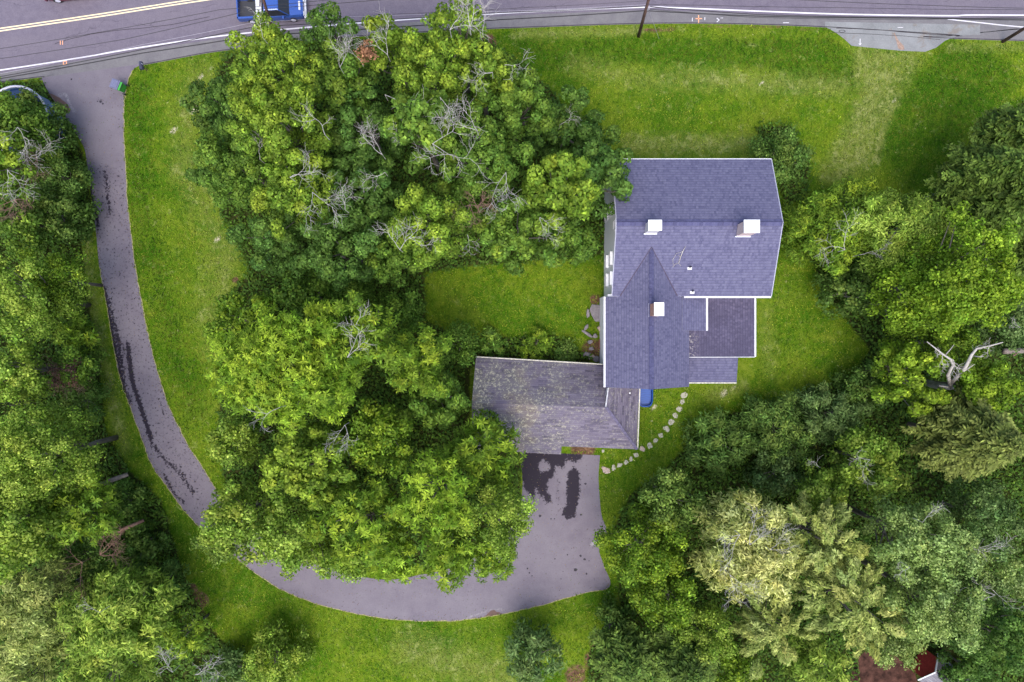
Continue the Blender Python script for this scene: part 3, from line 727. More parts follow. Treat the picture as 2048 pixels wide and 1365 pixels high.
for i in range(16):                        # raised cap shingles up the hip
    a_ = q0 + (q1 - q0) * i / 16; c_ = q0 + (q1 - q0) * (i + 1.15) / 16
    b.add([a_ + (-.14, .0, -.02), c_ + (-.14, 0, .015), c_ + (0, 0, .05), a_ + (0, 0, .02), c_ + (.15, .05, .0), a_ + (.15, .05, -.03)], [(0, 1, 2, 3), (3, 2, 4, 5)])
b.build('hip_cap', simple('hip_shingles', (.10, .09, .14), .9, .2, .4, 5), groof)
b = MB(); b.tube([ray(1217, 776, plE) + (-.03, 0, .05), np.array(rE) + (-.03, .05, .05)], .05, n=4); b.build('rake_trim', M['trim'], groof)
def inset(p, q, k): p, q = np.array(p), np.array(q); return p + (q - p) * k
cen = P(1100, 815, 2.4)
cor = [P(952, 715, 2.6), P(1200, 730, 2.6), P(1213, 776, 2.6), P(1276, 778, 2.6), P(1273, 896, 2.6), P(1125, 889, 2.6), P(1123, 900, 2.6), P(947, 893, 2.6)]
wp = [inset(c_, cen, .045)[:2] for c_ in cor]
b = MB(); b.prism(wp, 0, 2.44); b.build('wall', M['siding'], garage)
b = MB(); b.add([rE - (.25, 0, .3), ray(1217, 778, plE) - (.05, 0, .3), (ray(1217, 778, plE)[0] - .05, ray(1217, 778, plE)[1], 2.4), (rE[0] - .25, rE[1], 2.4)], [(0, 1, 2, 3)]); b.build('wall', M['siding'], garage)
# garage doors on the apron side
for px in (1055, 1098, ):
    a_ = inset(P(px, 904, 2.5), cen, .06); d = MB(); d.box((a_[0], a_[1] + .02, 1.05), (1.75, .12, 2.1), rz=-.045); dd = d.build('garage_door', M['blind'], garage)
    d = MB()
    for k in range(3): d.box((a_[0], a_[1] - .05, .5 + k * .52), (1.7, .03, .03), rz=-.045)
    d.build('door_rail', M['trim'], dd)
def edgepipe(pts, mat, name='gutter', r=.05):
    b = MB(); b.tube(pts, r, n=5); b.build(name, mat, garage)
edgepipe([nw + (0, .05, .0), P(1205, 730, 2.6) + (0, .05, 0)], M['gutter_old'])
edgepipe([P(1278.5, 778, 2.6) + (.05, 0, 0), P(1274, 899, 2.58) + (.05, 0, 0)], M['gutter_old'], r=.055)
q = ray(1259, 786, plE); b = MB(); b.tube([q, q + (0, 0, .22)], .085, .07, n=10); b.build('vent_pipe', M['trim'], groof, smooth=True)

# ------------------------------------------------------------------ neighbour's shed
shed = empty('shed', P(1870, 1357, 0), 'small red shed with grey shingle roof and white trim at the lower right', 'shed')
ang = math.radians(-38); c0 = P(1872, 1346, 0); ux = np.array((math.cos(ang), math.sin(ang), 0)); uy = np.array((-math.sin(ang), math.cos(ang), 0))
def sp_(u, v, z): return c0 + ux * u + uy * v + np.array((0, 0, z))
b = MB(); pr = [(-1.1, 0), (1.1, 0), (1.1, 2.2), (0, 2.95), (-1.1, 2.2)]
b.add([sp_(-2.3, v, z) for v, z in pr] + [sp_(2.5, v, z) for v, z in pr], [(0, 1, 2, 3, 4)[::-1], (5, 6, 7, 8, 9)] + [(i, (i + 1) % 5, 5 + (i + 1) % 5, 5 + i) for i in range(5)])
b.build('wall', simple('red_boards', (.34, .035, .03), .7, .3, .3, 5), shed)
b = MB(); b.slab([sp_(-2.5, 0, 3.1), sp_(2.8, 0, 3.1), sp_(2.8, 1.45, 2.1), sp_(-2.5, 1.45, 2.1)], .1); b.slab([sp_(-2.5, 0, 3.099), sp_(2.8, 0, 3.099), sp_(2.8, -1.45, 2.1), sp_(-2.5, -1.45, 2.1)], .1)
b.build('roof', [shingle_mat('grey_shed_shingles', [(.10, .09, .11), (.14, .13, .15), (.18, .17, .19), (.22, .21, .23)], row=.2, tab=.4), M['trim']], shed, uv=True)
b = MB()
for s_ in (-1, 1): b.tube([sp_(-2.53, 0, 3.12), sp_(-2.53, s_ * 1.47, 2.12)], .07, n=4)
b.build('rake_trim', M['trim'], shed)
dp = MB(); poly = [(1730, 1304), (1784, 1306), (1830, 1348), (1850, 1420), (1700, 1420), (1700, 1330)]
dp.add([P(x, y, .01) for x, y in poly], [tuple(range(len(poly)))[::-1]]); tag(dp.build('dirt_patch', simple('red_brown_dirt', (.055, .026, .019), .95, .1, .85, 1.4)), kind='structure')
# ------------------------------------------------------------------ foliage builders
def rand_dirs(rg, n, zmin=-.25):
    z = rg.uniform(zmin, 1, n); t = rg.uniform(0, 2 * np.pi, n); r = np.sqrt(1 - z * z)
    return np.stack([r * np.cos(t), r * np.sin(t), z], -1)
def leaf_quads(C, N, T, L, W, fold=0.0):
    B = nrm(np.cross(N, T)); T = nrm(np.cross(B, N))
    L = np.asarray(L).reshape(-1, 1); W = np.asarray(W).reshape(-1, 1)
    v = np.stack([C - T * L, C + B * W - N * fold * W, C + T * L, C - B * W - N * fold * W], 1)
    return v.reshape(-1, 3)
def tint(rg, base, n, hue=.10, val=.22, grp=None, grpv=None):
    base = np.array(base)
    v = np.exp(rg.normal(0, val, (n, 1))); h = rg.normal(0, hue, (n, 1))
    c = base * v * np.concatenate([1 + h, 1 + h * .25, 1 - h * .5], 1)
    if grp is not None: c = c * grpv[grp]
    return np.clip(c, .002, .9)

PAL = {  # leaf reflectance, then the lighter colour for young tips and painted lit tops
 'maple': ((0.078, 0.152, 0.022), (0.168, 0.245, 0.030)), 'maple_light': ((0.102, 0.177, 0.019), (0.262, 0.337, 0.035)), 'maple_dark': ((0.060, 0.124, 0.023), (0.105, 0.176, 0.030)),
 'ash': ((0.089, 0.164, 0.016), (0.216, 0.288, 0.023)), 'ash_dark': ((0.065, 0.133, 0.019), (0.129, 0.198, 0.026)), 'ash_yellow': ((0.104, 0.186, 0.014), (0.262, 0.355, 0.030)),
 'oak': ((0.094, 0.161, 0.030), (0.190, 0.251, 0.049)), 'willow': ((0.209, 0.237, 0.055), (0.492, 0.495, 0.184)), 'olive': ((0.177, 0.226, 0.051), (0.373, 0.398, 0.121)),
 'grey': ((0.152, 0.224, 0.055), (0.324, 0.408, 0.136)), 'conifer': ((0.036, 0.072, 0.011), (0.092, 0.138, 0.022)), 'spruce': ((0.068, 0.094, 0.017), (0.155, 0.180, 0.042)),
 'bluegreen': ((0.076, 0.135, 0.035), (0.150, 0.212, 0.065)), 'shrub': ((0.073, 0.140, 0.026), (0.150, 0.214, 0.042)), 'lime': ((0.131, 0.214, 0.026), (0.314, 0.386, 0.065)),
}
def outline(rg, R, amp):
    ph = rg.uniform(0, 2 * np.pi, 5); am = np.array((.16, .13, .10, .08, .06)) * amp
    fr = np.array((2, 3, 5, 7, 11))
    return lambda t: R * (1 + sum(a * np.sin(f * t + p) for a, f, p in zip(am, fr, ph)))

def puffs(rg, c, R, top, depth, lob=(.24, .38), pr=(.34, .66), amp=1.0, dens=1.0, sx=1.0, rot=0.0, zmin=.6):
    """clump centres: big limbs' lobes over a dome, small leafy puffs over each lobe"""
    f = outline(rg, R, amp); out = []
    nl = max(6, int(R * R * 1.5)) if R > 2 else 5
    ga = rg.uniform(0, 6.28)
    for i in range(nl):
        q = math.sqrt((i + .6) / nl) * .86; t = ga + i * 2.39996 + rg.normal(0, .22)
        rr = f(t) * q * rg.uniform(.88, 1.06)
        lr = min(max(R * rg.uniform(*lob) * .74, .65), 1.5) * (1.0 if q < .7 else .82)
        z = top - lr * .9 - depth * (1 - math.sqrt(max(0, 1 - (q * .98) ** 2))) - abs(rg.normal(0, depth * .14))
        lv = math.exp(rg.normal(0, .08)); lh = rg.normal(0, .03)
        cx, cy = rr * math.cos(t) * sx, rr * math.sin(t)
        ca, sa = math.cos(rot), math.sin(rot); cx, cy = cx * ca - cy * sa, cx * sa + cy * ca
        k = max(4, int((lr / .55) ** 2 * 2.3 * dens)); d = rand_dirs(rg, k, -.35)
        rad = rg.uniform(*pr, k)
        pc = np.stack([c[0] + cx + d[:, 0] * (lr - .25), c[1] + cy + d[:, 1] * (lr - .25), z + d[:, 2] * lr * .75], -1)
        pc[:, 2] = np.maximum(pc[:, 2], zmin)
        for a in range(k): out.append((pc[a], rad[a], lv * math.exp(rg.normal(0, .11)), lh + rg.normal(0, .025), d[a, 2]))
    return out

def crown_mesh(name, parent, rg, pf, base, tip, kind, mat, q=1.0, axis=None):
    """fills every puff with leaves of the species' shape"""
    Vs, Ts = [], []
    b_, t_ = np.array(base), np.array(tip); ls = rg.uniform(.82, 1.28); q = q / ls ** 1.3
    for (pc, r, v, h, up) in pf:
        hs = np.array((1 + h, 1, 1 - h)) * v
        ty = min(1.0, max(0, -.05 + .75 * max(up, 0) * rg.uniform(.1, 1.3)))           # young-shoot colour grows with upward facing, painting top light onto the puffs
        if kind == 'round':
            n = int(82 * (r / .55) ** 2 * q); d = rand_dirs(rg, n, -.3)
            C = pc + d * r * rg.uniform(.62, 1.0, (n, 1)) * (1, 1, .8)
            N = nrm(d + rg.normal(0, .34, (n, 3)) + (0, 0, .35)); T = rg.normal(0, 1, (n, 3))
            Vs.append(leaf_quads(C, N, T, ls * rg.uniform(.08, .17, n), ls * rg.uniform(.06, .115, n), .25))
            mixv = np.clip(ty + .35 * (d[:, 2:3] - .4) + rg.normal(0, .15, (n, 1)), 0, 1)  # upward leaves tinted lighter as well, light on clump tops put into colour
        elif kind == 'tuft':
            k = max(2, int(6.5 * (r / .55) ** 2 * q)); d = rand_dirs(rg, k, -.2); cen = pc + d * r * rg.uniform(.55, 1.3, (k, 1)); m = 8
            ax = nrm(d + (0, 0, .7) + rg.normal(0, .2, (k, 3))); n = k * m
            a1 = nrm(np.cross(ax, rg.normal(0, 1, (k, 3)))); a2 = np.cross(ax, a1)
            th = (np.arange(m) * 2 * np.pi / m)[None, :] + rg.uniform(0, 6.28, (k, 1)) + rg.normal(0, .2, (k, m))
            T = (a1[:, None] * np.cos(th)[..., None] + a2[:, None] * np.sin(th)[..., None] + ax[:, None] * rg.uniform(-.15, .45, (k, m, 1))).reshape(-1, 3); T = nrm(T)
            Lh = ls * rg.uniform(.12, .24, n); C = np.repeat(cen, m, 0) + T * Lh[:, None] * 1.05
            N = nrm(np.repeat(ax, m, 0) + rg.normal(0, .2, (n, 3)))
            Vs.append(leaf_quads(C, N, T, Lh, Lh * rg.uniform(.26, .36, n), .2))
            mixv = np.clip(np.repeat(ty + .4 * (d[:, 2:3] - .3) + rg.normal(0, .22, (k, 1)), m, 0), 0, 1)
        elif kind == 'narrow':
            n = int(70 * (r / .55) ** 2 * q); d = rand_dirs(rg, n, -.3)
            C = pc + d * r * rg.uniform(.3, 1.3, (n, 1)); out = nrm(np.array((d[:, 0], d[:, 1], d[:, 2] * .4)).T + rg.normal(0, .5, (n, 3)))
            N = nrm(d + (0, 0, .8) + rg.normal(0, .35, (n, 3)))
            Vs.append(leaf_quads(C, N, out, ls * rg.uniform(.12, .24, n), ls * rg.uniform(.035, .065, n), .1))
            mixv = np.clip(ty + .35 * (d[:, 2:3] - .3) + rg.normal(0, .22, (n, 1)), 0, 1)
        elif kind == 'frond':      # feathery sprays pointing away from the trunk
            n = int(85 * (r / .55) ** 2 * q); d = rand_dirs(rg, n, -.3); ax = nrm((pc - axis) * (1, 1, 0) + 1e-6)
            s_ = rg.uniform(-1, 1, (n, 1)); C = pc + ax * s_ * r * 1.25 + d * r * .55 * (1.15 - np.abs(s_)) - (0, 0, .12) * np.maximum(s_, 0)
            out = nrm(ax + np.cross(ax, (0, 0, 1)) * rg.choice((-1, 1), (n, 1)) * rg.uniform(.4, 1.1, (n, 1)) + (0, 0, -.15) + rg.normal(0, .2, (n, 3)))
            N = nrm(d * .5 + (0, 0, .9) + rg.normal(0, .3, (n, 3)))
            Vs.append(leaf_quads(C, N, out, ls * rg.uniform(.10, .22, n), ls * rg.uniform(.03, .055, n), .1))
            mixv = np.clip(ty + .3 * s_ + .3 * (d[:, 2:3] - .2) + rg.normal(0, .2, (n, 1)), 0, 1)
        else:   # fine
            n = int(95 * (r / .55) ** 2 * q); d = rand_dirs(rg, n, -.3)
            C = pc + d * r * rg.uniform(.35, 1.3, (n, 1)); N = nrm(d + rg.normal(0, .5, (n, 3)) + (0, 0, .3)); T = rg.normal(0, 1, (n, 3))
            Vs.append(leaf_quads(C, N, T, ls * rg.uniform(.075, .15, n), ls * rg.uniform(.05, .095, n), .2))
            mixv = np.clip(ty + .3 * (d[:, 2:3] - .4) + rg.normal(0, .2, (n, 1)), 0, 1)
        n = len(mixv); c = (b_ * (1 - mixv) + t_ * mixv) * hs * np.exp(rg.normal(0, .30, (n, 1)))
        Ts.append(np.clip(c, .003, .8))
    V = np.concatenate(Vs); T = np.concatenate(Ts); F = np.arange(len(V)).reshape(-1, 4)
    return npmesh(name, V, F, mat, parent, face_tint=T)

def conifer_mesh(name, parent, rg, c, R, top, base, tip, droop=.35, zlo=1.0, irregular=.2, dens=1.0):
    """whorls of drooping boughs, each carrying side sprays"""
    Cs, Ns, Ts, Ls, Ws, cols = [], [], [], [], [], []
    H = top - zlo; z = top; k = 0; ph = rg.uniform(0, 6.28)
    b_, t_ = np.array(base), np.array(tip)
    while z > zlo:
        q = (top - z) / H; rr = R * min(1, (q + .04) ** .75 * 1.12); nb = int((5 + 15 * q) * dens) + 3
        for i in range(nb):
            t = ph + i * 2 * np.pi / nb + rg.normal(0, .14); L = rr * rg.uniform(1 - irregular * 1.6, 1 + irregular)
            if L < .25: L = .25
            vv = math.exp(rg.normal(0, .2)); ns = max(3, int(L / .13))
            s = (np.arange(ns) + rg.uniform(0, 1, ns)) / ns; s = np.clip(s, .05, 1); dirh = np.array((math.cos(t), math.sin(t), 0)); side = np.array((-math.sin(t), math.cos(t), 0))
            zc = z + .25 * L * s * .4 - droop * L * s ** 2
            for sg in (-1, 1, -1, 1, -1, 1):
                sl2 = (.16 + .42 * np.sin(np.pi * np.clip(s * .85 + .08, 0, 1))) * rg.uniform(.45, 1.0, ns) * .62 * min(1, L / 1.8 + .3)
                T = nrm(dirh * rg.uniform(.5, .9) + side * sg * rg.uniform(.6, 1.0) + (0, 0, -.28) + rg.normal(0, .12, (ns, 3)))
                C = np.array(c)[None] * (1, 1, 0) + dirh * (L * s)[:, None] + np.stack([zc * 0, zc * 0, zc], -1) + T * sl2[:, None] * rg.uniform(.3, 2.0) + rg.normal(0, .07, (ns, 3))
                Cs.append(C); Ts.append(T); Ls.append(sl2); Ws.append(.05 + sl2 * .17); Ns.append(nrm(np.array((0, 0, 1.)) + side * sg * .25 + rg.normal(0, .28, (ns, 3))))
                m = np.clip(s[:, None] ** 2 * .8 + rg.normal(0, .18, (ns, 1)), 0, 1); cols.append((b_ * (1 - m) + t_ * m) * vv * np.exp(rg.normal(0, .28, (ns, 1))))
        z -= .24 + .20 * q; ph += 1.1; k += 1
    C, N, T = np.concatenate(Cs), np.concatenate(Ns), np.concatenate(Ts)
    V = leaf_quads(C, N, T, np.concatenate(Ls), np.concatenate(Ws), .25)
    return npmesh(name, V, np.arange(len(V)).reshape(-1, 4), M['needle'], parent, face_tint=np.clip(np.concatenate(cols), .003, .8))

def twig_tree(b, rg, p, d, L, r, depth, curl=.35, up=.1):
    """recursive bare twigs"""
    n = 4 + int(L > .8) * 2; pts = [np.array(p, float)]; d = nrm(np.array(d, float)); kids = []
    for i in range(n):
        d = nrm(d + rg.normal(0, curl, 3) * (1, 1, .6) + (0, 0, up * .3)); pts.append(pts[-1] + d * L / n)
        if depth > 0 and i > 0: kids.append((pts[-1].copy(), d.copy()))
    b.tube(pts, r, max(r * .3, .0045), n=4 if r < .03 else 6, cap=False)
    if depth <= 0: return
    for q, dd in kids:
        for _ in range(1 if rg.uniform() < .8 else 2):
            a = rg.uniform(.5, 1.0) * rg.choice((-1, 1)); ca, sa = math.cos(a), math.sin(a)
            nd = np.array((dd[0] * ca - dd[1] * sa, dd[0] * sa + dd[1] * ca, dd[2] + rg.normal(0, .3)))
            twig_tree(b, rg, q, nd, L * rg.uniform(.4, .65), r * .6, depth - 1, curl, up)

def trunk_mesh(parent, rg, c, top, R, pf, mat, r=None):
    b = MB(); r = r or max(.05, .012 * top + .012 * R); fork = top * .45
    b.tube([(c[0], c[1], -.05), (c[0] + rg.normal(0, .05), c[1], fork * .5), (c[0] + rg.normal(0, .15), c[1] + rg.normal(0, .15), fork), (c[0] + rg.normal(0, .3), c[1] + rg.normal(0, .3), top * .8)], [r * 1.25, r, r * .8, r * .3], n=8)
    sel = rg.choice(len(pf), min(len(pf), max(5, int(R * 4))), replace=False)
    for i in sel:
        e = np.array(pf[i][0]); s = np.array((c[0], c[1], fork * rg.uniform(.75, 1.3))); m = s * .45 + e * .55 + (0, 0, -.5 * rg.uniform(0, 1.5)) + rg.normal(0, .15, 3) * (1, 1, 0)
        b.tube([s, m, e - (0, 0, .3)], [r * .45, r * .25, .02], n=5, cap=False)
    return b.build('trunk', mat, parent, smooth=True)

# species: leaf kind, palette
def tree(name, label, px, py, rp, top, kind, pal, group, seed, depth=None, amp=1.0, lob=(.24, .38), pr=(.34, .66), dens=1.0, q=1.0, sx=1.0, rot=0.0, cat='tree', zmin=.6, fill=True, twigs=()):
    rg = np.random.RandomState(seed)
    zc = top * .72
    c = P(px, py, zc); R = rp / S * (CH - zc) / CH
    base = (c[0], c[1], 0)
    e = empty(name, base, label, cat, group)
    b_, t_ = PAL[pal]
    if kind in ('conifer', 'spruce'):
        conifer_mesh('crown', e, rg, c, R, top, b_, t_, droop=.40 if kind == 'spruce' else .3, irregular=.3, dens=dens, zlo=top * .5)
        b = MB(); b.tube([(c[0], c[1], -.05), (c[0], c[1], top * .5), (c[0], c[1], top * .97)], [.22, .15, .03], n=8); b.build('trunk', M['bark'], e)
    else:
        depth = depth if depth is not None else min(top * .55, R * 1.0)
        pf = puffs(rg, c, R, top, depth, lob, pr, amp, dens, sx, rot, zmin)
        if fill:        # inner foliage below the dome
            k = int(R * R * 3.0)
            for _ in range(k):
                t = rg.uniform(0, 6.28); r_ = math.sqrt(rg.uniform()) * R * .85; z = max(zmin, top - depth * rg.uniform(1.0, 1.6))
                pf.append((np.array((c[0] + r_ * math.cos(t), c[1] + r_ * math.sin(t), z)), rg.uniform(.5, .8), math.exp(rg.normal(-.08, .12)), 0, 0))
        crown_mesh('crown', e, rg, pf, b_, t_, kind, M['leaf'], q, np.array((c[0], c[1], 0)))
        trunk_mesh(e, rg, c, top, R, pf, M['bark'])
    return e

TREES = {}
NBR = 'big roadside grove between driveway and house'
G1, G2, G3, G4, G5 = ('broadleaf trees in the grove beside the road', 'broadleaf trees in the grove inside the driveway bend', 'trees along the left edge of the driveway', 'trees in the wood below the house', 'trees right of the house')
T = [
 # key, name, label, px, py, radius, top, kind, palette, group, extra
 ('a1', 'broadleaf_tree', 'yellow-green maple overhanging the road below the blue pickup', 558, 142, 96, 14, 'round', 'maple_light', G1, {'amp': .4}),
 ('a2', 'broadleaf_tree', 'low dark tree on the left rim of the roadside grove, nearest the driveway mouth', 455, 215, 78, 8, 'round', 'maple_dark', G1, {}),
 ('a3', 'broadleaf_tree', 'tall maple with bright top in the upper left of the roadside grove', 575, 255, 98, 15, 'round', 'maple_light', G1, {}),
 ('a4', 'broadleaf_tree', 'small dark tree reaching over the road right of the blue pickup', 668, 75, 46, 13, 'round', 'maple_dark', G1, {}),
 ('a5', 'broadleaf_tree', 'mid green tree with bare twigs just below the dark roadside tree', 690, 165, 70, 12, 'round', 'maple', G1, {}),
 ('a6', 'broadleaf_tree', 'thin pale maple at the verge beside a patch of brown mulch', 790, 110, 62, 12, 'round', 'maple_light', G1, {'q': .8}),
 ('a7', 'broadleaf_tree', 'sparse pale tree with bare white shoots sticking over the road', 918, 78, 58, 15, 'round', 'maple_light', G1, {'q': .6}),
 ('a8', 'broadleaf_tree', 'rounded light maple near the road, left of the open front lawn', 860, 165, 75, 14, 'round', 'maple_light', G1, {}),
 ('a9', 'broadleaf_tree', 'yellow-green tree at the upper right corner of the roadside grove', 965, 155, 66, 13, 'round', 'maple_light', G1, {}),
 ('a10', 'broadleaf_tree', 'dark green tree in a hollow of the grove under pale bare branches', 735, 260, 84, 11, 'round', 'maple_dark', G1, {}),
 ('a11', 'broadleaf_tree', 'tall puffy maple in the middle of the roadside grove', 850, 270, 82, 15, 'round', 'maple', G1, {}),
 ('a12', 'broadleaf_tree', 'mid green tree on the right flank of the roadside grove beside the lawn', 1035, 215, 74, 12, 'round', 'maple', G1, {}),
 ('a13', 'broadleaf_tree', 'low loose tree spreading onto the front lawn from the grove', 1135, 262, 82, 7, 'round', 'maple_dark', G1, {'q': .9}),
 ('a14', 'broadleaf_tree', 'maple covered with a web of white bare branches in the grove centre', 960, 320, 88, 14, 'round', 'maple', G1, {}),
 ('a15', 'broadleaf_tree', 'brightest yellow-green tree in the grove, left of the big house roof', 1120, 390, 78, 14, 'round', 'maple_light', G1, {}),
 ('a16', 'broadleaf_tree', 'dark green tree overhanging the upper left corner of the house roof', 1192, 362, 74, 11.5, 'round', 'maple_dark', G1, {}),
 ('a17', 'broadleaf_tree', 'small dark tree against the front lawn just above the house corner', 1190, 290, 44, 8, 'round', 'maple_dark', G1, {}),
 ('a18', 'broadleaf_tree', 'mid green tree in the left half of the grove with twigs over its crown', 480, 335, 88, 11, 'round', 'maple', G1, {}),
 ('a19', 'broadleaf_tree', 'wide dark maple in the lower left of the roadside grove', 600, 380, 92, 13, 'round', 'maple_light', G1, {}),
 ('a20', 'broadleaf_tree', 'dark tree low in the grove between two brighter crowns', 725, 385, 84, 11, 'round', 'maple_dark', G1, {}),
 ('a21', 'broadleaf_tree', 'bright maple low in the grove beside the small inner lawn', 860, 455, 80, 15, 'round', 'maple_light', G1, {}),
 ('a22', 'broadleaf_tree', 'shaded tree with brown dead twigs above the small inner lawn', 945, 415, 72, 11, 'round', 'maple', G1, {}),
 ('a23', 'broadleaf_tree', 'mid green maple just above the small inner lawn, left of the house', 1040, 470, 82, 12, 'round', 'maple', G1, {}),
 ('a24', 'broadleaf_tree', 'light tree beside the pale left wall of the house', 1140, 480, 58, 10, 'round', 'maple', G1, {}),
 ('a25', 'broadleaf_tree', 'dark tree at the lower left corner of the roadside grove', 555, 475, 78, 10, 'round', 'maple_dark', G1, {}),
 ('a26', 'broadleaf_tree', 'dark tree at the bottom of the roadside grove above the second grove', 680, 500, 84, 12, 'round', 'maple_dark', G1, {}),
 ('a27', 'broadleaf_tree', 'shaded tree at the bottom of the roadside grove beside the inner lawn corner', 790, 520, 62, 9, 'round', 'maple', G1, {}),
 ('a28', 'shrub', 'low dark shrubs on the lawn at the left edge of the roadside grove', 408, 330, 44, 4, 'round', 'maple_dark', G1, {'cat': 'shrub'}),
 # grove inside the bend
 ('b1', 'broadleaf_tree', 'big yellow-green ash with star-shaped leaf tufts in the driveway bend', 585, 735, 142, 16, 'tuft', 'ash_yellow', G2, {'amp': .7}),
 ('b2', 'broadleaf_tree', 'tufted ash adjoining the right side of the big yellow-green one', 735, 670, 78, 14, 'tuft', 'ash', G2, {}),
 ('b3', 'broadleaf_tree', 'leafy ash at the left end of the fern bed by the garage', 840, 715, 76, 12, 'tuft', 'ash', G2, {}),
 ('b4', 'broadleaf_tree', 'lower green tree at the upper left of the bend grove, edging the lawn', 490, 645, 70, 8, 'fine', 'ash', G2, {}),
 ('b5', 'broadleaf_tree', 'dark dense shrub-like tree at the left end of the inner lawn', 800, 618, 50, 6, 'fine', 'ash_dark', G2, {}),
 ('b6', 'broadleaf_tree', 'shady tree between the two groves, left of the dark gap', 610, 590, 60, 7, 'fine', 'ash_dark', G2, {}),
 ('b7', 'broadleaf_tree', 'tree left of the garage gable with a dark shaded crown', 875, 800, 66, 9, 'round', 'maple', G2, {}),
 ('b8', 'broadleaf_tree', 'mixed green tree below the big ash at the centre of the bend grove', 625, 930, 96, 12, 'round', 'maple_light', G2, {}),
 ('b9', 'broadleaf_tree', 'small light tree on the lawn side of the bend, at the grove\'s left tip', 470, 880, 52, 7, 'fine', 'lime', G2, {}),
 ('b10', 'broadleaf_tree', 'broad tree spilling over the driveway at the lower left of the bend', 478, 1035, 76, 10, 'fine', 'lime', G2, {}),
 ('b22', 'broadleaf_tree', 'low spreading tree whose crown hides the driveway at the lower left of the bend', 452, 1082, 52, 7, 'fine', 'oak', G2, {}),
 ('b11', 'broadleaf_tree', 'olive green tree at the bottom of the bend, over the driveway edge', 590, 1075, 84, 11, 'fine', 'lime', G2, {}),
 ('b12', 'broadleaf_tree', 'tree with mixed foliage in the lower middle of the bend grove', 725, 1040, 92, 12, 'tuft', 'ash', G2, {}),
 ('b13', 'broadleaf_tree', 'shaded tree beside the dark hollow in the bend grove', 760, 880, 80, 11, 'fine', 'ash', G2, {}),
 ('b14', 'broadleaf_tree', 'light green tree overhanging the lower left corner of the garage roof', 968, 905, 80, 10, 'tuft', 'ash', G2, {}),
 ('b15', 'broadleaf_tree', 'bright yellow tree left of the wet stains on the driveway apron', 880, 985, 84, 14, 'tuft', 'ash_yellow', G2, {}),
 ('b16', 'broadleaf_tree', 'green tree overhanging the apron right where the driveway bends up', 995, 1030, 74, 12, 'fine', 'lime', G2, {}),
 ('b17', 'broadleaf_tree', 'lower tree with hanging branches over the bottom stretch of driveway', 900, 1100, 66, 10, 'tuft', 'ash', G2, {}),
 ('b18', 'broadleaf_tree', 'lime tree at the bottom rim of the grove over the driveway', 790, 1105, 54, 9, 'tuft', 'ash_yellow', G2, {}),
 ('b19', 'broadleaf_tree', 'green tree at the bottom rim, left of the lime one', 690, 1115, 50, 8, 'fine', 'lime', G2, {}),
 ('b20', 'broadleaf_tree', 'tree above the lower right rim of the grove, beside the apron', 985, 1110, 52, 9, 'tuft', 'ash', G2, {}),
 ('b21', 'shrub', 'dark low growth filling the gap between the two groves', 700, 590, 52, 4, 'fine', 'ash_dark', G2, {'cat': 'shrub'}),
 # left edge
 ('c1', 'broadleaf_tree', 'tree at the upper left corner, beside the curved pale rim', 42, 252, 58, 8, 'fine', 'maple', G3, {}),
 ('c27', 'shrub', 'dense bush covering the middle of the round pool at the upper left', 26, 238, 56, 5.0, 'fine', 'maple', G3, {'cat': 'shrub'}),
 ('c28', 'shrub', 'bush between the round pool and the yellowish tree at the left edge', 85, 305, 36, 4.5, 'fine', 'maple', G3, {'cat': 'shrub'}),
 ('c29', 'shrub', 'small leafy bush just under the curved pale rim at the upper left', 44, 214, 34, 4.5, 'fine', 'oak', G3, {'cat': 'shrub'}),
 ('c2', 'shrub', 'dense dark shrub bordering the driveway just below its mouth', 106, 262, 38, 4, 'fine', 'shrub', G3, {'cat': 'shrub'}),
 ('c3', 'broadleaf_tree', 'yellowish tree at the left edge beside pinkish bare branches', 22, 315, 50, 9, 'round', 'maple_light', G3, {}),
 ('c4', 'shrub', 'dark shrub wall along the upper driveway, left side', 116, 350, 52, 4.5, 'fine', 'shrub', G3, {'cat': 'shrub'}),
 ('c5', 'shrub', 'dark bushy thicket where the grass strip beside the driveway starts', 114, 432, 56, 5, 'fine', 'shrub', G3, {'cat': 'shrub'}),
 ('c6', 'broadleaf_tree', 'shaded tree at the left edge, halfway down the upper driveway', 40, 440, 66, 7, 'fine', 'maple', G3, {}),
 ('c7', 'broadleaf_tree', 'bright fluffy tree at the left edge level with the big ash', 55, 600, 88, 11, 'fine', 'lime', G3, {}),
 ('c8', 'broadleaf_tree', 'green tree leaning toward the grass strip left of the driveway', 120, 560, 62, 8, 'fine', 'ash', G3, {}),
 ('c9', 'shrub', 'leafy bush beside the grass strip, just above the reddish dead bush', 148, 665, 40, 4, 'tuft', 'ash', G3, {'cat': 'shrub'}),
 ('c10', 'broadleaf_tree', 'light tree at the left edge below the bright fluffy one', 40, 745, 70, 10, 'fine', 'lime', G3, {}),
 ('c11', 'shrub', 'dark bush right below the reddish dead bush', 158, 800, 44, 4, 'fine', 'shrub', G3, {'cat': 'shrub'}),
 ('c12', 'broadleaf_tree', 'large yellow-green tree at the left edge above the broken trunks', 92, 910, 102, 13, 'fine', 'lime', G3, {}),
 ('c13', 'broadleaf_tree', 'tall light tree at the left edge, left of the broken trunks', 40, 1040, 100, 13, 'fine', 'lime', G3, {}),
 ('c14', 'broadleaf_tree', 'tree with dense tufts directly left of the upper broken trunk', 160, 1030, 70, 9, 'tuft', 'ash', G3, {}),
 ('c15', 'shrub', 'low dark bush between the two broken trunk pieces and the lawn', 250, 1008, 36, 3, 'fine', 'shrub', G3, {'cat': 'shrub'}),
 ('c16', 'shrub', 'dark round bush at the lawn edge below the broken trunks', 276, 1092, 46, 4, 'fine', 'shrub', G3, {'cat': 'shrub'}),
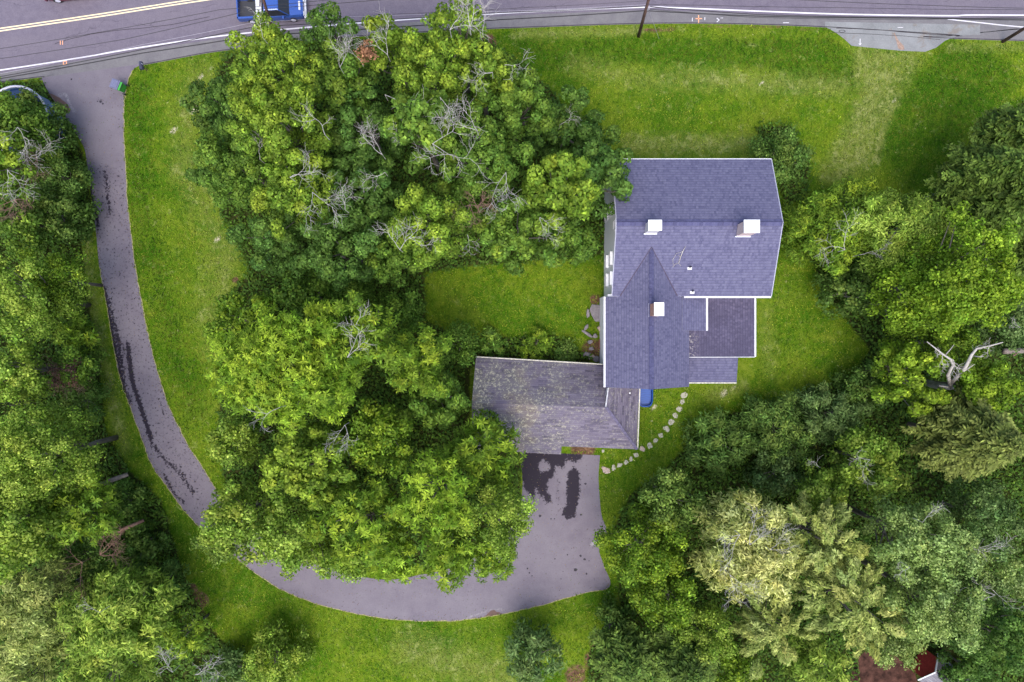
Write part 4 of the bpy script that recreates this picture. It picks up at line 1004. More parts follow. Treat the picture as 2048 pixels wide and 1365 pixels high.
 ('c17', 'broadleaf_tree', 'olive tree with narrow leaves at the lower left', 235, 1235, 108, 11, 'narrow', 'lime', G3, {}),
 ('c18', 'broadleaf_tree', 'pale tree on the left edge near the bottom corner', 60, 1215, 98, 11, 'narrow', 'olive', G3, {}),
 ('c19', 'shrub', 'feathery bush at the lawn edge, right of the brown dead brush', 325, 1172, 44, 4, 'narrow', 'shrub', G3, {'cat': 'shrub'}),
 ('c20', 'broadleaf_tree', 'small tree with big star-shaped leaf clusters near the bottom left lawn edge', 372, 1270, 46, 6, 'tuft', 'ash', G3, {'q': .8}),
 ('c21', 'broadleaf_tree', 'tree in the very bottom left corner', 50, 1335, 70, 9, 'narrow', 'olive', G3, {}),
 ('c22', 'broadleaf_tree', 'tree at the bottom edge left of the white bare branches', 215, 1340, 86, 10, 'narrow', 'lime', G3, {}),
 ('c23', 'shrub', 'green bush on the bottom edge right of the white bare branches', 455, 1345, 48, 4, 'fine', 'bluegreen', G3, {'cat': 'shrub'}),
 ('c24', 'shrub', 'leafy bush on the bottom edge in front of the lower lawn', 545, 1325, 68, 5, 'fine', 'lime', G3, {'cat': 'shrub'}),
 ('c25', 'shrub', 'dull green bush on the left edge between two pale trees', 150, 735, 50, 5, 'fine', 'maple', G3, {'cat': 'shrub'}),
 ('c26', 'broadleaf_tree', 'dark tree behind the brown dead brush at the left', 165, 1125, 62, 6, 'fine', 'shrub', G3, {}),
 # bottom middle
 ('d1', 'broadleaf_tree', 'soft blue-green tree on the bottom edge below the driveway', 1065, 1325, 70, 6, 'narrow', 'bluegreen', G4, {'q': .8}),
 ('d2', 'shrub', 'dark bush at the wood corner below the driveway\'s right end', 1225, 1255, 48, 4, 'fine', 'shrub', G4, {'cat': 'shrub'}),
 ('d3', 'conifer_tree', 'spiky conifer on the bottom edge right of the blue-green tree', 1255, 1325, 64, 8, 'conifer', 'conifer', G4, {}),
 ('d4', 'conifer_tree', 'conifer on the bottom edge below the rounded laurel-like trees', 1375, 1335, 66, 9, 'conifer', 'conifer', G4, {}),
 # wood lower right
 ('e1', 'broadleaf_tree', 'dense rounded tree touching the right edge of the driveway apron', 1290, 1100, 90, 9, 'fine', 'ash', G4, {'lob': (.2, .3)}),
 ('e2', 'broadleaf_tree', 'rounded dense tree just below the stepping stones', 1335, 1000, 66, 8, 'fine', 'oak', G4, {'lob': (.2, .3)}),
 ('e3', 'broadleaf_tree', 'rounded tree in the wood below the one touching the apron', 1330, 1190, 76, 8, 'fine', 'ash', G4, {'lob': (.2, .3)}),
 ('e4', 'broadleaf_tree', 'bright rounded tree near the bottom, below the pale straw one', 1400, 1270, 66, 8, 'fine', 'lime', G4, {}),
 ('e5', 'willow_tree', 'pale straw-coloured willow-like tree, palest crown in the wood', 1488, 1092, 114, 13, 'narrow', 'willow', G4, {'amp': .5, 'q': 1.1}),
 ('e6', 'spreading_shrub', 'low dark thicket edging the lawn below the house, nearest the stepping stones', 1440, 890, 70, 4, 'narrow', 'shrub', G4, {'cat': 'thicket'}),
 ('e7', 'spreading_shrub', 'low dark thicket edging the lawn, middle of the curve', 1555, 860, 78, 4.5, 'narrow', 'shrub', G4, {'cat': 'thicket'}),
 ('e8', 'spreading_shrub', 'bluish dark thicket below the right-hand tip of the lawn', 1665, 830, 72, 5, 'narrow', 'bluegreen', G4, {'cat': 'thicket'}),
 ('e9', 'broadleaf_tree', 'yellow-green tree with white bare twigs in its centre, below the thicket', 1742, 925, 74, 9, 'fine', 'lime', G4, {}),
 ('e10', 'spreading_shrub', 'shaded growth between the thicket and the straw-coloured tree', 1560, 945, 62, 4, 'fine', 'bluegreen', G4, {'cat': 'thicket'}),
 ('e11', 'broadleaf_tree', 'small lime tree left of the one with white twigs in its centre', 1640, 975, 50, 7, 'fine', 'lime', G4, {}),
 ('e12', 'feathery_tree', 'olive feathery tree right of the straw-coloured one', 1630, 1075, 86, 12, 'frond', 'olive', G4, {'lob': (.16, .26)}),
 ('e13', 'feathery_tree', 'large feathery yellow-olive tree above the neighbour\'s dirt patch', 1690, 1195, 104, 13, 'frond', 'olive', G4, {'lob': (.16, .26)}),
 ('e14', 'broadleaf_tree', 'tall grey-green tree with pale limbs, top of its pair', 1820, 1075, 90, 14, 'fine', 'grey', G4, {}),
 ('e15', 'broadleaf_tree', 'grey-green tree just above the neighbour\'s red shed', 1850, 1200, 92, 14, 'fine', 'grey', G4, {}),
 ('e24', 'broadleaf_tree', 'small grey-green tree hanging over the neighbour\'s dirt patch and red wall', 1788, 1290, 50, 6, 'fine', 'grey', G4, {}),
 ('e16', 'feathery_tree', 'feathery olive tree on the bottom edge, right of the bright rounded tree', 1540, 1255, 76, 9, 'frond', 'olive', G4, {'lob': (.16, .26)}),
 ('e17', 'broadleaf_tree', 'lime bush-like tree at the bottom edge left of the dirt patch', 1640, 1335, 66, 7, 'narrow', 'lime', G4, {}),
 ('e18', 'broadleaf_tree', 'dark puffy maple at the bottom right corner', 1985, 1265, 84, 11, 'round', 'maple_dark', G4, {}),
 ('e19', 'broadleaf_tree', 'dark puffy maple on the bottom edge just right of the red shed', 1945, 1345, 50, 6, 'round', 'maple_dark', G4, {}),
 ('e20', 'broadleaf_tree', 'bluish tree at the right edge beside the dark clearing', 1975, 1040, 78, 9, 'fine', 'bluegreen', G4, {}),
 ('e21', 'broadleaf_tree', 'light tree at the right edge, right of the grey-green pair', 1975, 1145, 66, 8, 'fine', 'grey', G4, {}),
 ('e22', 'spruce_tree', 'brownish spruce with drooping boughs right of the dark clearing', 1968, 880, 84, 14, 'spruce', 'spruce', G4, {}),
 ('e23', 'broadleaf_tree', 'leafy tree above the neighbour\'s dirt patch, bottom edge', 1480, 1345, 50, 6, 'fine', 'ash', G4, {}),
 # right of the house
 ('f1', 'broadleaf_tree', 'loose narrow-leaved tree on the lawn right of the house roof', 1680, 452, 104, 7, 'narrow', 'ash', G5, {'q': .9}),
 ('f2', 'broadleaf_tree', 'bright green tree right of the loose narrow-leaved one', 1800, 462, 98, 10, 'narrow', 'lime', G5, {}),
 ('f3', 'broadleaf_tree', 'tall yellow tree lit brightest on the right side of the lawn', 1912, 560, 110, 15, 'fine', 'ash_yellow', G5, {}),
 ('f4', 'broadleaf_tree', 'yellow-green tree below and left of the tallest yellow one', 1822, 600, 86, 11, 'fine', 'ash_yellow', G5, {}),
 ('f5', 'shrub', 'dark green bush on the lawn edge facing the sun room', 1705, 585, 56, 5, 'fine', 'shrub', G5, {'cat': 'shrub'}),
 ('f6', 'broadleaf_tree', 'yellow tree at the lawn tip, left of the white dead snag', 1812, 745, 76, 10, 'round', 'ash_yellow', G5, {}),
 ('f7', 'broadleaf_tree', 'yellow tree right of the white dead snag', 1962, 775, 66, 10, 'round', 'ash_yellow', G5, {}),
 ('f8', 'shrub', 'low dark tree hugging the lawn tip below the yellow ones', 1740, 775, 58, 4, 'fine', 'shrub', G5, {'cat': 'shrub'}),
 ('f9', 'broadleaf_tree', 'small dark leafy tree beside the upper right corner of the house roof', 1560, 318, 62, 6, 'fine', 'shrub', G5, {}),
 ('f10', 'broadleaf_tree', 'green tree behind the white dead snag at the right edge', 1900, 685, 60, 8, 'fine', 'ash', G5, {}),
 ('f11', 'conifer_tree', 'topmost dark conifer on the right edge above the wood', 2040, 262, 58, 11, 'conifer', 'conifer', G5, {}),
 ('f12', 'conifer_tree', 'dark conifer on the right edge, second from the top', 1990, 350, 74, 13, 'conifer', 'conifer', G5, {}),
 ('f13', 'conifer_tree', 'tall dark conifer in the right edge row behind the yellow trees', 2050, 400, 84, 15, 'conifer', 'conifer', G5, {}),
 ('f14', 'conifer_tree', 'dark conifer reaching furthest left onto the lawn', 1935, 405, 48, 8, 'conifer', 'conifer', G5, {}),
 ('f15', 'conifer_tree', 'lowest conifer of the right edge row, beside the tall yellow tree', 2068, 500, 50, 11, 'conifer', 'conifer', G5, {}),
 ('f16', 'broadleaf_tree', 'shaded green tree at the right edge under the conifer row', 2010, 660, 56, 7, 'fine', 'bluegreen', G5, {}),
 # ferny hedge by the garage
 ('g1', 'fern_bed', 'bed of leafy ferns along the back of the garage roof, left part', 980, 695, 34, 1.6, 'tuft', 'ash_dark', 'leafy beds behind the garage', {'cat': 'plants', 'fill': False}),
 ('g2', 'fern_bed', 'bed of leafy plants along the back of the garage roof, right part', 1070, 692, 38, 1.6, 'tuft', 'ash', 'leafy beds behind the garage', {'cat': 'plants', 'fill': False}),
 ('g3', 'shrub', 'small dark shrub between the garage back and the rock border', 1135, 712, 20, 1.3, 'fine', 'shrub', None, {'cat': 'shrub', 'fill': False}),
 ('g4', 'broadleaf_tree', 'tree crown between the fern bed and the garage gable', 915, 690, 44, 6, 'fine', 'ash_dark', G2, {}),
 # beyond the frame on either side
 ('h1', 'broadleaf_tree', 'tree half cut off by the left edge beside the light one', -70, 820, 90, 11, 'fine', 'oak', G3, {}),
]
for i, (key, name, label, px, py, rp, top, kind, pal, group, ex) in enumerate(T):
    TREES[key] = tree(name, label, px, py, rp, top, kind, pal, group, 100 + i * 7, **ex)

# undergrowth on the wood floor
rg = np.random.RandomState(77)
n = 230000
ux_, uy_ = rg.uniform(-80, 2130, n), rg.uniform(60, 1440, n)
ins = np.zeros(n, bool)
for p in WOODS: ins |= poly_in(ux_ + rg.normal(0, 4, n), uy_ + rg.normal(0, 4, n), p)
ins &= ~((poly_in(ux_, uy_, [(930, 705), (1225, 720), (1290, 770), (1285, 910), (1000, 920), (930, 900)])) | (poly_in(ux_, uy_, [(1715, 1290), (1785, 1290), (1905, 1290), (1905, 1380), (1715, 1380)])))
ux_, uy_ = ux_[ins], uy_[ins]; n = len(ux_)
hh = .15 + .9 * (0.5 + 0.5 * np.sin(ux_ * .05 + 2 * np.sin(uy_ * .04))) * rg.uniform(0, 1, n)
C = np.stack([(ux_ - 1024) / S, (682.5 - uy_) / S, hh], -1); N = nrm(rg.normal(0, .45, (n, 3)) + (0, 0, 1)); Tn = rg.normal(0, 1, (n, 3))
V = leaf_quads(C, N, Tn, rg.uniform(.12, .24, n), rg.uniform(.06, .12, n), .2)
tag(npmesh('undergrowth', V, np.arange(len(V)).reshape(-1, 4), M['leaf'], face_tint=tint(rg, (.065, .125, .017), n, .12, .3)), 'low dark green undergrowth on the wood floor', 'undergrowth', kind='stuff')

rg = np.random.RandomState(78); n = 190000
gx, gy = rg.uniform(60, 2100, n), rg.uniform(45, 1420, n)
ky = np.interp(gx, kerb[:, 0], kerb[:, 1]); ok = gy > ky + 1.5
ok &= ~poly_in(gx, gy, [tuple(q) for q in DO] + [tuple(q) for q in DI[::-1]]) | ((np.minimum(line_d(gx, gy, [tuple(q) for q in DO[80:264:3]]), line_d(gx, gy, [tuple(q) for q in DI[8:160:3]])) < 1.8) & (gy > 165) & (rg.uniform(0, 1, n) < .6))
for pl_ in (poly, [(1640, 40), (1662, 62), (1700, 94), (1800, 104), (1855, 106), (1880, 94), (1920, 72), (1980, 60)], [(948, 712), (1208, 728), (1205, 310), (1545, 315), (1545, 600), (1505, 770), (1380, 775), (1280, 780), (1272, 898), (1120, 905), (945, 905)]): ok &= ~poly_in(gx, gy, pl_)
for p in WOODS: ok &= ~(poly_in(gx, gy, p) & (rg.uniform(0, 1, n) < .8))
gx, gy = gx[ok], gy[ok]; n = len(gx)
def fld(a, b_, c_): return .5 + .25 * (np.sin(gx * a + 3 * np.sin(gy * b_)) + np.sin(gy * a * 1.3 + 2 * np.sin(gx * b_ * .8 + c_)))
f1 = np.clip(.75 * fld(.045, .03, 1) + .5 * fld(.13, .09, 2) - .12 + rg.normal(0, .2, n), 0, 1)[:, None]
lu_ = np.clip(poly_f(gx, gy, [(1010, 80), (1660, 76), (1712, 120), (1712, 182), (1540, 138), (1330, 130), (1060, 150)], 7) + poly_f(gx, gy, [(1880, 95), (1990, 100), (2040, 160), (1960, 250), (1900, 340), (1850, 400), (1770, 340), (1760, 270), (1800, 190)], 14) * .8 + cap_f(gx, gy, [(275, 180), (285, 420), (330, 600), (390, 820)], 26, 18), 0, 1)[:, None]
cg = np.array((.042, .115, .006)) * (1 - f1) + np.array((.215, .255, .026)) * f1; cg = cg * (1 - .5 * lu_)
wn_ = np.zeros(n)
for pts_, a_, b_ in (([(1750, 95), (1740, 200), (1680, 350)], 26, 16), ([(1260, 290), (1500, 290)], 16, 16), ([(1150, 130), (1300, 160), (1680, 178)], 8, 18), ([(405, 150), (375, 225), (370, 330), (440, 480), (425, 680)], 22, 24), ([(820, 1300), (1000, 1350)], 25, 30), ([(1430, 790), (1480, 770)], 10, 14), ([(1030, 66), (1280, 60)], 6, 6), ([(1795, 190), (1750, 320)], 6, 6), ([(1540, 620), (1600, 500)], 10, 16)):
    wn_ = np.maximum(wn_, cap_f(gx, gy, pts_, a_, b_))
wn_ = (wn_ * np.clip(rg.normal(.6, .4, n), 0, 1))[:, None]; cg = cg * (1 - wn_) + np.array((.200, .215, .055)) * wn_
st_ = rg.uniform(0, 1, (n, 1)) > .993; cg = np.where(st_, np.array((.26, .27, .11)), cg)
C = np.stack([(gx - 1024) / S, (682.5 - gy) / S, rg.uniform(.03, .08, n)], -1); N = nrm(rg.normal(0, .55, (n, 3)) + (0, 0, 1)); Tn = np.stack([rg.normal(0, .5, n), rg.normal(0, 1, n), rg.normal(0, .25, n)], -1)
V = leaf_quads(C, N, Tn, rg.uniform(.05, .15, n), rg.uniform(.02, .05, n), .2)
tag(npmesh('grass', V, np.arange(len(V)).reshape(-1, 4), M['leaf'], face_tint=np.clip(cg * np.exp(rg.normal(0, .25, (n, 1))), .002, .8)), 'mown lawn grass in green and straw tufts', 'grass', kind='stuff')

# fallen leaves and twigs lying on the tarmac, thickest along its edges and under the crowns
rg = np.random.RandomState(79); LX, LY = [], []
for ln, a0, a1, k in ((DO, 30, 150, 900), (DI, 60, 250, 900), (DO, 150, 268, 350)):
    q = ln[rg.randint(a0, a1, k)] + rg.normal(0, 5.5, (k, 2)); LX.append(q[:, 0]); LY.append(q[:, 1])
gx = np.concatenate(LX + [rg.uniform(150, 1230, 9000)]); gy = np.concatenate(LY + [rg.uniform(130, 1250, 9000)])
ok = poly_in(gx, gy, [tuple(q) for q in DO] + [tuple(q) for q in DI[::-1]]) & (gy > 150); gx, gy = gx[ok], gy[ok]; n = len(gx)
C = np.stack([(gx - 1024) / S, (682.5 - gy) / S, rg.uniform(.03, .045, n)], -1); N = nrm(rg.normal(0, .2, (n, 3)) + (0, 0, 1)); Tn = rg.normal(0, 1, (n, 3))
cl = np.array([(.10, .05, .025), (.05, .03, .02), (.17, .12, .05), (.06, .09, .015)])[rg.randint(0, 4, n)]
V = leaf_quads(C, N, Tn, rg.uniform(.025, .06, n), rg.uniform(.015, .035, n), .1)
tag(npmesh('fallen_leaves', V, np.arange(len(V)).reshape(-1, 4), M['leaf'], face_tint=cl), 'brown fallen leaves scattered over the driveway and its edges', 'leaf litter', kind='stuff')

# ------------------------------------------------------------------ bare branches poking out of the crowns
def bare(key, px, py, h, L, ang, seed, depth=2, mat='dead', r=.045, spread=1, name='bare_branch', curl=.35):
    rg = np.random.RandomState(seed); b = MB(); p = P(px, py, h - .5); L = L * .85
    for k in range(spread):
        a = math.radians(ang + (k - (spread - 1) / 2) * 38 + rg.normal(0, 8))
        twig_tree(b, rg, p, (math.cos(a), math.sin(a), .12), L * rg.uniform(.8, 1.15), r, depth, curl)
    b.tube([p - (0, 0, 1.2), p], r * 1.1, r, n=5)
    b.build(name, M[mat], TREES[key])
B = [('a14', 865, 288, 15.4, 3.4, 10, 3), ('a14', 955, 262, 15.2, 3.0, 150, 3), ('a14', 985, 320, 15, 2.6, -60, 2), ('a14', 905, 310, 15.2, 2.8, 180, 2), ('a15', 1012, 345, 14.6, 2.8, -95, 3), ('a15', 1020, 350, 14.6, 2.6, 30, 2),
 ('a10', 770, 190, 13.5, 2.8, -50, 2), ('a10', 800, 235, 13.5, 2.4, -40, 2), ('a11', 790, 225, 15.4, 2.2, 200, 2), ('a20', 765, 310, 13.5, 2.4, 140, 3), ('a20', 770, 345, 13, 2.2, -150, 2), ('a20', 700, 260, 13, 2.2, 60, 3),
 ('a7', 900, 60, 16, 2.4, 60, 3), ('a7', 940, 55, 16, 2.6, 85, 3), ('a7', 930, 95, 15.5, 1.8, 120, 3), ('a7', 965, 60, 15.5, 2.0, 50, 2), ('a6', 775, 110, 13.2, 2.4, 110, 3), ('a6', 790, 80, 13.2, 2.0, 60, 3), ('a5', 680, 135, 13.5, 2.0, 70, 3), ('a5', 720, 120, 13.2, 2.0, 150, 2),
 ('a3', 660, 330, 14.8, 1.8, 70, 3), ('a3', 650, 270, 14.5, 2.2, 100, 2), ('a1', 525, 75, 15.2, 1.4, 90, 2), ('a1', 570, 125, 15.3, 1.8, 100, 2), ('a18', 520, 320, 12.2, 2.0, 60, 2), ('a19', 580, 355, 14.2, 2.2, 40, 3), ('a19', 520, 410, 13.6, 2.2, 150, 2),
 ('a19', 625, 385, 14.2, 2.4, -60, 3), ('a26', 690, 420, 13.4, 2.2, 100, 3), ('a26', 740, 400, 13.4, 1.8, 30, 2), ('a21', 800, 500, 15.8, 2.2, 80, 3), ('a21', 840, 490, 15.8, 1.6, -30, 2), ('a22', 890, 400, 13.5, 2.4, 200, 2), ('a22', 935, 470, 12.8, 1.6, -80, 2),
 ('a23', 1080, 435, 13.4, 1.8, -60, 3), ('a23', 980, 430, 13.4, 1.6, -90, 2), ('a12', 1010, 130, 13.2, 2.0, -20, 2), ('a9', 985, 145, 14.2, 1.6, 200, 3), ('a13', 1035, 120, 7, 1.6, 70, 2), ('a13', 1120, 250, 8.5, 1.6, 20, 2), ('a8', 880, 195, 15.2, 2.4, -50, 2),
 ('b1', 540, 752, 16.8, 2.4, 165, 2), ('b1', 695, 715, 16.6, 2.6, 60, 3), ('b1', 560, 815, 16.6, 2.0, 200, 2), ('b1', 640, 830, 16.6, 2.0, 70, 2), ('b1', 690, 850, 16, 1.8, -80, 3), ('b2', 712, 650, 15.2, 2.0, 80, 2),
 ('c1', 10, 205, 9.5, 2.8, 20, 3), ('c3', 15, 340, 10.5, 2.4, -60, 3), ('c4', 60, 315, 6.5, 2.8, 0, 3), ('c6', 20, 380, 8.5, 2.4, -40, 3), ('c3', 35, 255, 10, 2.4, -80, 3),
 ('c17', 200, 1225, 12.3, 1.6, 150, 2), ('c22', 375, 1335, 9, 2.4, 60, 3), ('c22', 345, 1345, 9, 2.2, 120, 3), ('c20', 390, 1350, 8, 2.2, 20, 3), ('e9', 1730, 905, 10, 2.0, 60, 3), ('e9', 1740, 920, 10, 1.6, 200, 3), ('e8', 1640, 935, 6.5, 1.4, 170, 2), ('e9', 1775, 910, 10, 1.2, 150, 2),
 ('e14', 1900, 1095, 13, 3.0, 8, 2), ('e15', 1990, 1190, 11, 2.4, 170, 3), ('e15', 1985, 1180, 11, 2.0, -40, 2), ('e15', 1820, 1135, 15, 1.8, 200, 2), ('e14', 1845, 1045, 15, 1.4, 60, 2),
 ('f1', 1690, 500, 8, 2.4, 150, 3), ('f1', 1720, 510, 8, 1.8, 20, 2), ('f10', 2040, 655, 9, 1.0, 160, 2), ('e5', 1500, 1090, 14, 2.2, 80, 3), ('e5', 1480, 1070, 14, 2.2, 200, 3), ('e5', 1460, 1150, 13.6, 1.8, -60, 3), ('e5', 1540, 1100, 13.8, 1.6, 20, 3)]
for i, (k, px, py, h, L, a, sp3) in enumerate(B):
    if i % 3 == 2 and i < 62: continue
    bare(k, px, py, h, L, a, 900 + i, depth=2, spread=max(1, sp3 - 1), r=.021 if L > 2.1 else .016, curl=.22)
for i, (k, px, py, h, L, a, sp3) in enumerate([('a22', 940, 410, 12.6, 1.6, -80, 4), ('a22', 955, 415, 12.6, 1.2, 60, 3), ('c26', 165, 1125, 7, 3.4, 200, 4), ('c26', 200, 1110, 7, 2.4, 30, 5), ('c6', 30, 400, 7.5, 2.2, -70, 5), ('c4', 75, 320, 5, 2.0, 190, 5)]):
    bare(k, px, py, h, L, a, 1400 + i, depth=2, mat='dead_brown', spread=sp3, r=.03, curl=.2)

# standing dead snag at the right edge
sn = empty('dead_tree', P(1850, 765, 0), 'white bare dead tree forking over the yellow trees at the right edge', 'dead tree')
b = MB()
j = P(1901, 775, 6.5)
b.tube([P(1850, 765, 0), P(1875, 772, 3.5), j], [.34, .28, .22], n=8); b.build('trunk', M['dead'], sn, smooth=True)
b = MB(); rg = np.random.RandomState(11)
def limb(pts, r0, r1): b.tube([P(x, y, h) for x, y, h in pts], r0, r1, n=7); return [P(x, y, h) for x, y, h in pts]
l1 = limb([(1901, 775, 6.5), (1896, 750, 8), (1906, 729, 9), (1901, 719, 9.6), (1886, 709, 10.2), (1854, 684, 11)], .17, .035)
l2 = limb([(1902, 766, 7.1), (1928, 740, 9), (1944, 709, 10.2), (1954, 697, 10.8), (1980, 692, 11.4), (2006, 685, 12)], .17, .03)
limb([(1922, 747, 8.6), (1935, 738, 9.2), (1949, 729, 10)], .07, .02); limb([(1948, 712, 10.2), (1957, 714, 10.6), (1968, 713, 11)], .06, .02); limb([(1890, 711, 10.1), (1900, 700, 10.6), (1908, 690, 11)], .05, .015)
limb([(1901, 775, 6.5), (1890, 774, 6.9), (1878, 772, 7.2)], .10, .05); limb([(1903, 775, 6.6), (1912, 782, 6.9), (1919, 786, 7)], .08, .03)
for q, dd, L in ((l1[3], (1, -.3, .2), 1.3), (l1[4], (-.3, -1, .1), 1.0), (l1[2], (1, -.4, .1), 1.0), (l2[3], (1, -.5, .2), .9), (l2[4], (.5, -1, 0), .7), (l1[4], (-1, -.2, 0), .9), (l2[2], (-.6, .8, .1), .6)):
    twig_tree(b, rg, q, dd, L, .03, 2)
b.build('limb', M['dead'], sn, smooth=True)
# broken trunks lying at the wood edge
M['log'] = bark('weathered_log', (.10, .08, .07), (.24, .20, .18))
def log(label, a, c, r, ha=1.2, hc=.5, stub=None):
    o = empty('fallen_tree', P((a[0] + c[0]) / 2, (a[1] + c[1]) / 2, 0), label, 'fallen trunk', 'fallen trunks at the wood edge')
    b = MB(); A, C_ = P(*a, ha), P(*c, hc); m = (A + C_) / 2 + (0, .04, .05); b.tube([A, m, C_], [r, r * .95, r * .8], n=10); b.build('trunk', M['dead_brown'] if stub else M['log'], o, smooth=True)
    b = MB(); b.tube([A * .62 + C_ * .38, A * .8 + C_ * .2 + (.1, -.35, .15)], r * .5, r * .3, n=6); b.build('branch_stub', M['dead_brown'], o)
log('grey broken trunk lying at the wood edge beside the bend lawn, upper one', (202, 970), (256, 949), .21, 4.2, 3.2)
log('pinkish broken trunk lying lower down the same wood edge', (224, 1070), (288, 1041), .16, 4.0, 3.0, 1)
log('brown trunk end crossing the right picture edge near the dead snag', (2008, 703), (2080, 702), .24, 6.5, 5.0)
# reddish dead bush
rb = empty('dead_bush', P(137, 748, 0), 'reddish-pink dried bush among the green at the left of the driveway', 'bush')
rg = np.random.RandomState(21); pf = puffs(rg, P(137, 746, 3.6), 1.25, 4.3, .9, amp=.6, sx=1.45, pr=(.3, .5), zmin=2.5)
pf = [(a[0], a[1], a[2], a[3], 0) for a in pf]
crown_mesh('crown', rb, rg, pf, (.16, .085, .065), (.25, .15, .13), 'narrow', M['leaf'], .9)
b = MB()
for k in range(10):
    a = rg.uniform(0, 6.28); twig_tree(b, rg, P(137, 746, 3.2), (1.6 * math.cos(a), math.sin(a), .35), 1.8, .03, 2)
b.tube([P(137, 748, 0), P(137, 746, 3.4)], .1, .06); b.build('stem', M['dead_brown'], rb)
for px, py, r_, lb in ((735, 105, .5, 'patch of dry orange-brown leaves at the verge among the bare twigs of the grove'),):
    o = empty('dry_branch', P(px, py, 0), lb, 'dry leaves'); rg = np.random.RandomState(31)
    pf = [(P(px + rg.normal(0, 9), py + rg.normal(0, 10), 13.2 + rg.normal(0, .3)), rg.uniform(.25, .4), 1, 0, 0) for _ in range(12)]
    crown_mesh('leaves', o, rg, pf, (.26, .13, .07), (.34, .19, .11), 'fine', M['leaf'], 1.0)
    b = MB(); b.tube([P(px, py, 0), P(px, py, 8), P(px, py, 13)], [.12, .08, .03]); b.build('stem', M['bark'], o)

# ------------------------------------------------------------------ utility poles and wires
def pole(label, base, topc, h, arms=True, guy=None):
    o = empty('utility_pole', P(*base, 0), label, 'utility pole', 'wooden utility poles along the road')
    A, C_ = P(*base, 0), P(*topc, h); d = nrm(C_ - A)
    b = MB(); b.tube([A - d * .1, A + (C_ - A) * .5, C_], [.15, .13, .11], n=12); b.build('post', M['pole'], o, smooth=True)
    b = MB(); q = A + (C_ - A) * .93; b.tube([q + (-.05, -1.2, 0), q + (.05, 1.2, 0)], .06, n=4); ca_ = b.build('crossarm', M['pole'], o)
    for v in (-1.1, -.55, .55, 1.1):
        b = MB(); b.tube([q + (v * .04, v, .05), q + (v * .04, v, .25)], .045, .03, n=8); b.build('insulator', M['flashing'], ca_)
    q = A + (C_ - A) * .5; b = MB(); b.box(q + (.16, -.05, .1), (.18, .2, .42)); b.build('cable_box', M['wire_pale'], o)
    if guy: b = MB(); b.tube([A + (C_ - A) * .55, P(*guy, 0)], .012, n=4); b.build('guy_wire', M['wire_pale'], o)
    return A, C_
p1 = pole('leaning brown utility pole at the verge above the front lawn', (1277, 73), (1311, -50), 10.5, guy=(1318, 78))
p2 = pole('utility pole hidden by the grove, its top crossing the blue pickup', (556, 98), (518, -30), 10.5)
p3 = pole('utility pole at the top right corner, leaning out over the shoulder', (2005, 84), (2215, -45), 10.5)
def wire(label, pts, r=.022, mat='wire', sag=.0):
    """pts: (px, py, height) at each pole"""
    b = MB(); W = [P(*q) for q in pts]; out = []
    for a, c in zip(W[:-1], W[1:]):
        L = np.linalg.norm(c - a); k = 14
        for i in range(k):
            t = i / k; q = a * (1 - t) + c * t; q = q - np.array((0, 0, 4 * t * (1 - t) * (L * .006 + sag))); out.append(q)
    out.append(W[-1]); b.tube(out, r, n=5)
    tag(b.build('utility_wire', M[mat], None), label, 'wire', 'utility wires along the road')
wire('thick lower cable nearest the verge along the whole road', [(-700, 262, 5.4), (0, 158, 5.3), (284, 107, 5.3), (508, 72, 5.3), (1000, 40, 5.1), (1290, 22, 4.9), (1520, 33, 5), (1850, 37, 5), (2095, 41, 5), (2700, 60, 5)], .042)
wire('second thick cable running just above the lowest one', [(-700, 258, 5.8), (0, 154, 5.7), (284, 100, 5.7), (508, 54, 5.7), (1000, 26, 5.5), (1290, 13, 5.3), (1520, 30, 5.3), (1850, 36, 5.3), (2100, 38, 5.3), (2700, 52, 5.3)], .032)
wire('thin cable over the near lane, left of the pickup and beyond', [(-700, 200, 8.2), (0, 118, 8), (250, 79, 8), (505, 20, 8.2), (830, -6, 8)], .020)
wire('highest thin cable crossing the far lane at the left', [(-700, 180, 9.2), (0, 98, 9), (205, 64, 9), (440, 20, 9), (640, 2, 9.2), (800, -14, 9)], .019)
wire('pale thin cable between pole tops above the road edge line', [(-700, 248, 6.4), (0, 148, 6.3), (284, 90, 6.3), (508, 45, 6.4), (700, 34, 6.2), (1292, 10, 6.1)], .013, 'wire_pale')
wire('thin dark cable over the lane right of the leaning pole', [(1292, 9, 6.2), (1400, 11, 6.1), (1690, 16, 6.2), (2048, 20, 6.2), (2130, 20, 6.2)], .018)
wire('upper thin cable crossing the top right of the road', [(1300, -22, 9.6), (1595, 0, 9.2), (1850, 11, 9.2), (2048, 17, 9.4), (2200, 18, 9.6)], .020)
wire('short dark cable dipping over the shoulder by the leaning pole', [(1290, 18, 5.1), (1500, 35, 4.8), (1800, 40, 4.8), (2092, 33, 5.1)], .02)
wire('thin cable between grove and leaning pole over the near lane', [(760, 30, 7), (1050, 16, 6.8), (1294, 2, 7)], .013)

